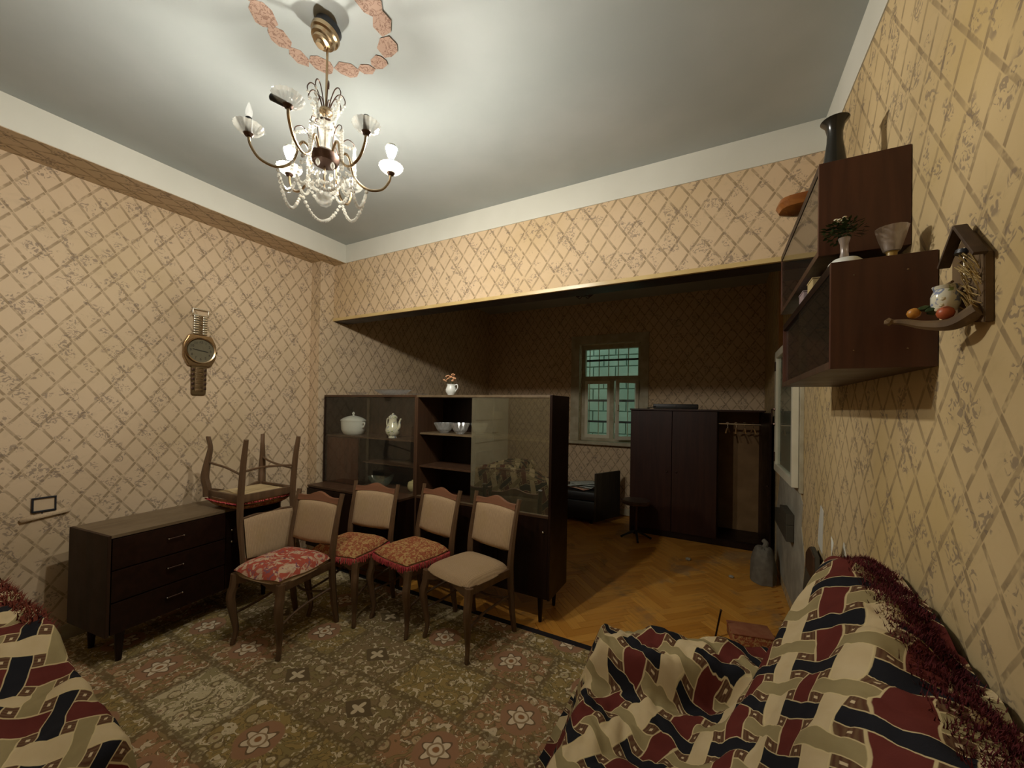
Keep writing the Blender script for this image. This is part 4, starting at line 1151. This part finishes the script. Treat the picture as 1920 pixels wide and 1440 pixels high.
# ------------------------------------------------------------------ birdhouse wall ornament
bh = thing('wall_ornament', 'little wooden house plaque with jug, fruit and twig on the right wall', 'ornament', (XR, 1.222, 1.70))
bh.scale = (.86, .86, .86)
MBR = Matrix(((0, 0, -1, 0), (1, 0, 0, 0), (0, 1, 0, 0), (0, 0, 0, 1)))   # outline (y, z) extruded towards -x
M_BARK = wood('rustic_bark', (.10, .058, .026), (.20, .125, .055), .7)
M_BARKD = wood('dark_rustic_board', (.05, .028, .014), (.10, .058, .03), .7)
MB().prism([(-.066, -.005), (.082, .025), (.082, .192), (.018, .250), (-.064, .165)], .018, MBR, .002).build('plaque', M_BARK, bh)
for sgn, p0, p1 in ((1, (.102, .176), (.016, .264)), (-1, (-.076, .155), (.020, .264))):
    a = Vector((-.022, p0[0], p0[1])); b = Vector((-.022, p1[0], p1[1])); dv = (b - a)
    an = math.atan2(dv.z, dv.y)
    MB().box((a + b) / 2 + Vector((-.006, 0, .004)), (.026, dv.length * .96, .009), RX(an), .002).build('roof_board', M_BARKD, bh)
MB().tube([(-.021, .012, .205), (-.021, .012, .120)], .0022, 6).tube([(-.022, .034, .170), (-.022, -.008, .180)], .0022, 6).build('cross', M_STEEL, bh)
MB().tube([(-.018, .018, .200), (-.020, .018, .190)], .018, 14).build('entrance_hole', M_BLACKPL, bh)
MB().tube(spline([(-.02, -.055, .03), (-.05, -.01, .005), (-.085, .03, .012), (-.12, .055, .028), (-.150, .07, .035)], 6), [.020 - .0006 * i for i in range(25)], 8).build('twig', M_BARK, bh)
MB().ball((-.150, .07, .035), .012, 1).build('twig_knot', M_BARK, bh, smooth=False)
MB().lathe([(.0, 0), (.020, 0), (.028, .016), (.028, .040), (.022, .056), (.026, .066), (.022, .066), (.0, .03)], 20, TR((-.052, .022, .045))).build('jug', M_PORCF, bh)
MB().tube([(-.052, .05, .112), (-.052, -.012, .114)], .0035, 6).build('jug_stick', M_BARK, bh)
m = MB(); random.seed(5)
for k in range(60):
    y0, z0 = random.uniform(-.06, .0), random.uniform(.03, .15)
    m.tube([(-.020, y0, z0), (-.030 - random.uniform(0, .012), y0 + random.uniform(-.02, .03), z0 + random.uniform(.01, .04))], .0014, 4)
st = m.build('straw', plain('dry_straw', (.36, .25, .09), (.48, .35, .15), 30, .8), bh); st['kind'] = 'stuff'
MB().ball((-.060, .000, .036), .018, 2).build('red_fruit', G('red_fruit', .4, (.45, .10, .035)).mat, bh)
MB().ball((-.105, .048, .050), .015, 2).build('orange_fruit', G('orange_fruit', .4, (.52, .22, .03)).mat, bh)
m = MB()
for k, (x, y, z, a) in enumerate([(-.075, .028, .052, .4), (-.085, .040, .060, 1.2), (-.068, .040, .048, 2.2)]):
    m.ball((x, y, z), .016, 1, .55)
m.build('leaf_cluster', M_LEAF, bh)
for y, z in ((.010, .048), (-.012, .055), (-.020, .070)):
    MB().ball((-.072, y, z), .006, 1).build('berry', M_WHITEFL, bh)

# ------------------------------------------------------------------ armchairs under woven-look throws
def sst(a, b, x):
    t = min(1, max(0, (x - a) / (b - a))); return t * t * (3 - 2 * t)


def nz(x, y, s, o=0): return mnoise.noise(Vector((x * s, y * s, o)))


def h_right(x, y):
    """draped height over the right-hand armchair"""
    xs = x + .05 * nz(x, y, 3, 1)
    ys = y + .05 * nz(x, y, 3, 5)
    seat = .40 - .02 * sst(0, -.4, xs)
    back = .97 * 1.0
    b = sst(-.10, .33, xs) * (1 - .05 * sst(.36, .475, xs)) * (1 - sst(1.60, 1.86, ys + .25 * sst(.35, -.1, xs)))
    hgt = seat + (back - seat) * b
    hgt += .075 * sst(1.0, 1.45, ys) * sst(.15, .38, xs) * (1 - sst(1.60, 1.80, ys))
    arm = .575 * sst(1.50, 1.62, ys) * (1 - sst(1.80, 1.93, ys)) * (1 - .12 * sst(-.1, -.4, xs))
    hgt = max(hgt, arm) + .02 * math.exp(-((hgt - arm) / .06) ** 2)
    narm = .58 * (1 - sst(.62, .78, ys)) * sst(.40, .50, ys)
    hgt = max(hgt, narm)
    # falls away at front, at far side and near side
    fr = sst(-.60, -.44, x + .03 * nz(x, y, 6, 9))
    hgt = .05 + (hgt - .05) * fr
    hgt = .05 + (hgt - .05) * (1 - sst(1.86, 1.97, y)) * sst(.36, .46, y)
    fold = .024 * nz(x + y * .7, y - x * .6, 6.5, 2) + .022 * abs(nz(x - y * .4, y + x, 11, 4))
    fold += .030 * math.exp(-((x + .02 - .25 * (1.45 - y)) / .05) ** 2) * sst(.9, 1.3, y) * (1 - sst(1.5, 1.7, y)) * nz(x, y, 9, 7)
    return hgt + fold * (.35 + fr)


def throw(name, label, hf, x0, x1, y0, y1, nx, ny, rot, extra=None):
    t = thing(name, label, 'throw', (0, 0, 0))
    # arc-length style uv so the weave follows the drape
    X = [x0 + (x1 - x0) * i / nx for i in range(nx + 1)]; Y = [y0 + (y1 - y0) * j / ny for j in range(ny + 1)]
    Z = [[hf(x, y) for x in X] for y in Y]
    U = [[0] * (nx + 1) for _ in Y]; Vv = [[0] * (nx + 1) for _ in Y]
    jm, im = ny // 2, nx // 2
    for j in range(ny + 1):
        for i in range(1, nx + 1): U[j][i] = U[j][i - 1] + math.hypot(X[i] - X[i - 1], Z[j][i] - Z[j][i - 1])
        o_ = U[j][im]
        for i in range(nx + 1): U[j][i] -= o_ * .6
    for i in range(nx + 1):
        for j in range(1, ny + 1): Vv[j][i] = Vv[j - 1][i] + math.hypot(Y[j] - Y[j - 1], .6 * (Z[j][i] - Z[j - 1][i]))
    c_, s_ = math.cos(rot), math.sin(rot)
    def fn(u, v):
        i, j = int(round(u * nx)), int(round(v * ny))
        a, b = U[j][i], Vv[j][i]
        return Vector((X[i], Y[j], max(.014, Z[j][i]))), (a * c_ - b * s_ + 20, a * s_ + b * c_ + 20)
    MB().grid(nx, ny, fn).build('cloth', M_THROW, t, angle=180)
    return t


tr = throw('throw_blanket', 'basket-weave patterned throw over the armchair by the right wall', h_right, -.64, .478, .36, 1.98, 120, 170, R(36))
# plush fringe along the wall-side edge
m = MB(); random.seed(21)
for k in range(15000):
    y = random.uniform(.5, 1.80); x = random.triangular(.34, .472, .45)
    z = h_right(x, y)
    d = Vector((random.uniform(-.5, .6), random.uniform(-.7, .7), random.uniform(.5, 1.0))).normalized()
    L_ = random.uniform(.010, .024); s_ = Vector((-d.y, d.x, .1)).normalized() * .0019
    p = Vector((x, y, z - .004))
    q = p + d * L_
    if q.x > .496: q.x = .496
    m.bm.faces.new([m.bm.verts.new(p - s_), m.bm.verts.new(p + s_), m.bm.verts.new(q)])
fr = m.build('fringe', M_THROWFRINGE, tr); fr['kind'] = 'stuff'

ac = thing('armchair', 'upholstered armchair by the right wall, hidden under the throw', 'armchair', (0, 0, 0))
MB().span(-.36, .10, .80, 1.45, .16, .33, .03).build('seat', M_SOFA, ac)
MB().span(.26, .38, .80, 1.45, .16, .78, .03).build('backrest', M_SOFA, ac)
MB().span(-.34, .20, 1.64, 1.80, .10, .46, .03).build('arm', M_SOFA, ac)
MB().span(-.34, .20, .52, .62, .10, .42, .03).build('arm', M_SOFA, ac)
for x in (-.30, .30):
    for y in (.58, 1.70): MB().tube([(x, y, .16), (x, y, .013)], [.025, .018], 8).build('leg', M_DARK, ac)


def h_left(x, y):
    xs = x + .04 * nz(x, y, 3, 31)
    top = .66 - .10 * sst(-2.25, -1.95, xs) - .04 * sst(-1.9, -1.5, xs)
    seat = .42
    arm = sst(.05, .17, y + .04 * nz(x, y, 4, 8)) * (1 - sst(.48, .57, y + .02 * nz(x, y, 8, 3)))
    hgt = seat + (top - seat) * arm
    bk = .68 * (1 - sst(-2.60, -2.40, xs)) * (1 - sst(.30, .48, y))
    hgt = max(hgt, bk)
    hgt = .03 + (hgt - .03) * (1 - sst(.49, .59, y))
    hgt = .03 + (hgt - .03) * (1 - sst(-1.52, -1.40, xs))
    fold = .022 * nz(x + y * .5, y - x * .3, 7.5, 12) + .016 * abs(nz(x, y + x * .5, 15, 14))
    return hgt + fold


tl = throw('throw_blanket', 'basket-weave patterned throw over the armchair in the near left corner', h_left, -2.95, -1.36, -.60, .62, 130, 100, R(28))
m = MB(); random.seed(22)
for k in range(900):
    x = random.uniform(-2.9, -2.22); y = random.uniform(.43, .53); z = h_left(x, y)
    d = Vector((random.uniform(-.5, .5), random.uniform(-.3, .8), random.uniform(.2, 1.0))).normalized()
    L_ = random.uniform(.015, .035); s_ = Vector((-d.y, d.x, .1)).normalized() * .004
    p = Vector((x, y, z - .003))
    m.bm.faces.new([m.bm.verts.new(p - s_), m.bm.verts.new(p + s_), m.bm.verts.new(p + d * L_)])
fr = m.build('fringe', plain('rust_plush_fringe', (0.12, 0.024, 0.014), (0.19, 0.045, 0.024), 40, 0.95), tl); fr['kind'] = 'stuff'
al = thing('armchair', 'upholstered armchair in the near left corner, hidden under its throw', 'armchair', (0, 0, 0))
MB().span(-2.4, -1.60, -.5, .02, .16, .36, .03).build('seat', M_SOFA, al)
MB().span(-2.85, -2.64, -.5, .26, .10, .56, .03).build('backrest', M_SOFA, al)
MB().span(-2.6, -1.60, .20, .36, .10, .44, .03).build('arm', M_SOFA, al)
for x in (-2.5, -1.7):
    for y in (-.4, .25): MB().tube([(x, y, .16), (x, y, .013)], [.025, .018], 8).build('leg', M_DARK, al)

# dark notched board standing behind the right armchair
bd = thing('notched_board', 'dark notched board leaning on the right wall behind the armchair', 'board', (XR - .012, 0, 0))
MB().prism([(2.12, .002), (2.98, .002), (2.80, .70), (2.70, .76), (2.58, .74), (2.56, .66), (2.30, .60), (2.12, .66)], .022, Matrix(((0, .02, -1, -.02), (1, 0, 0, 0), (0, 1, 0, 0), (0, 0, 0, 1))), .003).build('panel', M_SMOKE, bd)
MB().prism([(2.14, .54), (2.30, .50), (2.58, .60), (2.78, .62), (2.78, .70), (2.70, .755), (2.58, .735), (2.56, .655), (2.30, .595), (2.14, .65)], .006, Matrix(((0, .02, -1, -.0425), (1, 0, 0, 0), (0, 1, 0, 0), (0, 0, 0, 1))), .001).build('rail', M_DARKSIDE, bd)

# low reddish box and stick beyond the armchair
rb = thing('patterned_box', 'low reddish patterned box on the parquet behind the right armchair', 'box', (.20, 3.0, 0), R(12))
MB().box((0, 0, .035), (.24, .16, .068), None, .006).build('body', M_CUSH2, rb)
MB().box((0, 0, .0735), (.246, .166, .008), None, .002).build('lid', plain('faded_red_card', (.30, .10, .05), (.38, .16, .08), 18, .6), rb)
sk = thing('stick', 'thin dark stick standing against the reddish box', 'stick', (.0, 2.93, 0))
MB().tube([(0, 0, .002), (.03, .03, .17)], .006, 8).build('shaft', M_DARK, sk)
MB().ball((.031, .031, .174), .009, 1).build('tip', M_DARKSIDE, sk)

# ------------------------------------------------------------------ far bay furniture
M_WBACK = plain('wardrobe_back_ply', (.19, .105, .040), (.25, .145, .06), 6, .6)
wd = thing('wardrobe', 'dark brown three-part wardrobe with an open right section', 'wardrobe', (-.96, 4.96, 0), R(-1))
WW, WD, WH = 1.40, .50, 1.50
MB().span(0, .018, 0, WD, 0, WH, .001).build('side_panel', M_WARD, wd, smooth=False)
MB().span(WW - .018, WW, 0, WD, 0, WH, .001).build('side_panel', M_WARD, wd, smooth=False)
MB().span(-.01, WW + .01, -.02, WD, WH, WH + .02, .002).build('top', M_WARD, wd, smooth=False)
MB().span(.018, WW - .018, WD - .008, WD, .08, WH).build('back_panel', M_WBACK, wd, smooth=False)
MB().span(.018, WW - .018, .01, WD - .01, .05, .08).build('bottom', M_DARK, wd, smooth=False)
MB().span(.018, WW - .018, .0, .02, 0, .07).build('plinth', M_DARK, wd, smooth=False)
MB().span(.945, .961, .02, WD - .01, .08, WH).build('divider', M_WARD, wd, smooth=False)
for k in range(2):
    dk = MB().span(.010 + k * .474, .010 + k * .474 + .468, -.018, -.001, .075, WH - .006, .0015).build('door', M_WARD, wd, smooth=False)
    MB().ball((.010 + k * .474 + (.42 if k == 0 else .05), -.026, .78), .011, 2).build('knob', M_METALDK, dk)
dk = MB().span(0, .45, -.017, 0, .02, WH - .006, .0015).build('door', M_DARK, wd, (WW - .004, -.004, 0), (0, 0, R(-86)), smooth=False)
MB().ball((.40, -.026, .78), .011, 2).build('knob', M_METALDK, dk)
MB().tube([(.965, .22, 1.36), (WW - .02, .22, 1.36)], .011, 8).build('rail', M_STEEL, wd)
for k in range(4):
    hk = thing('coat_hanger', ['coat hanger nearest the wardrobe divider', 'second coat hanger on the wardrobe rail', 'third coat hanger on the wardrobe rail', 'coat hanger nearest the open wardrobe door'][k], 'hanger', (.10 + k * .085, 5.168, 1.36), R(80 + 6 * k), 'hangers in the open wardrobe')
    MB().tube(spline([(0, -.010, .016), (0, .010, .018), (0, .012, .002), (0, 0, -.018), (0, 0, -.05)], 5), .003, 6).build('hook', M_STEEL, hk)
    MB().tube(spline([(-.12, 0, -.10), (-.06, 0, -.065), (0, 0, -.05), (.06, 0, -.065), (.12, 0, -.10)], 4), .008, 8).build('shoulder', M_ORANGE, hk)
bx = thing('black_case', 'flat black case lying on top of the wardrobe', 'case', (-.46, 5.10, WH + .0215), R(4))
MB().box((0, 0, .03), (.50, .20, .058), None, .012).build('body', M_BLACK, bx)
MB().tube(spline([(-.22, -.10, .03), (-.28, -.12, .012), (-.32, -.08, .008), (-.30, -.02, .006)], 6), .005, 6).build('strap', M_BLACKPL, bx)
MB().ball((.0, -.103, .035), .008, 1).build('clasp', M_STEEL, bx)

stl = thing('round_stool', 'dark round-seated swivel stool in front of the wardrobe', 'stool', (-.83, 4.68, 0))
MB().lathe([(.0, .41), (.15, .41), (.165, .42), (.165, .44), (.15, .455), (.0, .458)], 32).build('seat', M_DARKSIDE, stl)
MB().tube([(0, 0, .06), (0, 0, .41)], .018, 10).build('column', M_METALDK, stl)
for k in range(4):
    a = k * PI / 2 + .3
    MB().tube(spline([(0, 0, .10), (.09 * math.cos(a), .09 * math.sin(a), .06), (.17 * math.cos(a), .17 * math.sin(a), .018)], 4), [.014] * 4 + [.012] * 4 + [.014], 8).build('foot', M_BLACKPL, stl)

sf = thing('dark_sofa', 'dark sofa end with raised arm board under the far window', 'sofa', (-1.36, 4.93, 0), R(0))
MB().span(-1.0, -.02, 0, .60, .06, .30, .02).build('base', M_BLACK, sf)
MB().span(-1.0, -.02, .0, .60, .302, .42, .03).build('seat_cushion', M_BLACK, sf)
MB().box((.075, .22, .36), (.035, .50, .62), RZ(R(-24)), .008).build('arm_board', wood('worn_green_black_board', (.030, .022, .012), (.05, .038, .022), .6), sf)
for x in (-.9, -.1):
    for y in (.08, .5): MB().tube([(x, y, .06), (x, y, .001)], .02, 8).build('leg', M_DARK, sf)
random.seed(4)
M_NEWS = cushion_mat('newsprint', (.50, .52, .46), (.58, .60, .55), (.28, .32, .30), 30)
M_NEWSC = cushion_mat('colour_newsprint', (.55, .22, .12), (.60, .48, .35), (.30, .30, .25), 18)
for i in range(4):
    t = thing('newspaper', ['lowest colour newspaper on the dark sofa', 'second newspaper of the pile on the dark sofa', 'third newspaper of the pile on the dark sofa', 'topmost pale newspaper on the dark sofa'][i], 'newspaper', (-1.66 + .02 * i, 5.14 + .015 * i, .4305 + i * .018), R(-25 + 22 * i))
    def fn(u, v, i=i): return Vector(((u - .5) * .36, (v - .5) * .26, .004 + .010 * u * (1 - u) * 4 * (.6 + .4 * math.sin(3 * v + i)))), (u, v)
    o = MB().grid(10, 6, fn).build('sheet', M_NEWSC if i == 0 else M_NEWS, t)
    o.modifiers.new('t', 'SOLIDIFY').thickness = .002
    o = MB().grid(6, 4, lambda u, v: (Vector(((u - .5) * .30, (v - .5) * .22, .0015)), (u, v))).build('inner_sheet', M_NEWS, t)
# things under the casement on the right wall
lg = thing('wall_pipe_box', 'dark ledge box fixed to the bare plaster under the white casement', 'ledge', (XR - .004, 3.45, .56))
MB().span(-.05, -.001, 0, .62, 0, .12, .004).build('box', M_SMOKE, lg, smooth=False)
MB().span(-.05, -.001, 0, .34, .121, .20, .004).build('upper_box', M_SMOKE, lg, smooth=False)
M_BUNDLE = plain('grey_sacking', (.14, .125, .095), (.20, .18, .14), 18, .9)
bk = thing('cloth_bundle', 'grey bundle on the floor under the white casement', 'bundle', (XR - .13, 4.12, 0))
def fnb(u, v):
    a = u * 2 * PI; f = v * PI / 2
    r_ = .10 * math.cos(f) ** .5 * (1 + .10 * nz(math.cos(a), math.sin(a), 2, v * 3))
    return Vector((r_ * math.cos(a), r_ * 1.2 * math.sin(a), .002 + .30 * math.sin(f) ** .8 * (1 + .1 * nz(math.cos(a), v, 2, 4)))), (u, v)
MB().grid(32, 14, fnb).build('sack', M_BUNDLE, bk)
MB().tube(spline([(.0, .0, .29), (.02, .02, .33), (.0, .04, .35)], 4), .02, 8).build('tied_neck', M_BUNDLE, bk)
rub = [(.40, 3.25, 'plaster crumb on the parquet nearest the notched board'), (.12, 4.05, 'plaster crumb on the parquet in front of the wardrobe opening'), (-.25, 4.30, 'plaster crumb on the parquet in front of the middle wardrobe door')]
for i, (x, y, lb) in enumerate(rub):
    tag(MB().ball((0, 0, .012), .018 + .006 * (i % 3), 1, .55).build('plaster_crumb', M_PLASTER, None, (x, y, -.001), (0, 0, i), smooth=False), lb, 'debris', 'plaster crumbs on the parquet')

# small unlit ceiling lamp of the far bay
fl_ = thing('ceiling_lamp', 'small unlit dark ceiling lamp in the far bay', 'lamp', (-1.43, 4.45, ZC))
MB().lathe([(.0, -.03), (.03, -.03), (.05, -.012), (.052, -.001), (.0, -.001)], 20).build('canopy', M_METALDK, fl_)
MB().tube([(0, 0, -.02), (0, 0, -.22)], .006, 8).build('rod', M_METALDK, fl_)
MB().lathe([(.0, -.25), (.03, -.245), (.036, -.225), (.0, -.21)], 16).build('hub', M_METALDK, fl_)
for k in range(5):
    a = k * 2 * PI / 5
    MB().tube(spline([(.02 * math.cos(a), .02 * math.sin(a), -.23), (.08 * math.cos(a), .08 * math.sin(a), -.255), (.13 * math.cos(a), .13 * math.sin(a), -.22)], 4), .005, 6).build('arm', M_METALDK, fl_)
    MB().lathe([(.0, -.222), (.018, -.22), (.026, -.20), (.024, -.20), (.0, -.215)], 14, TR((.13 * math.cos(a), .13 * math.sin(a), 0))).build('cup', M_METALDK, fl_)
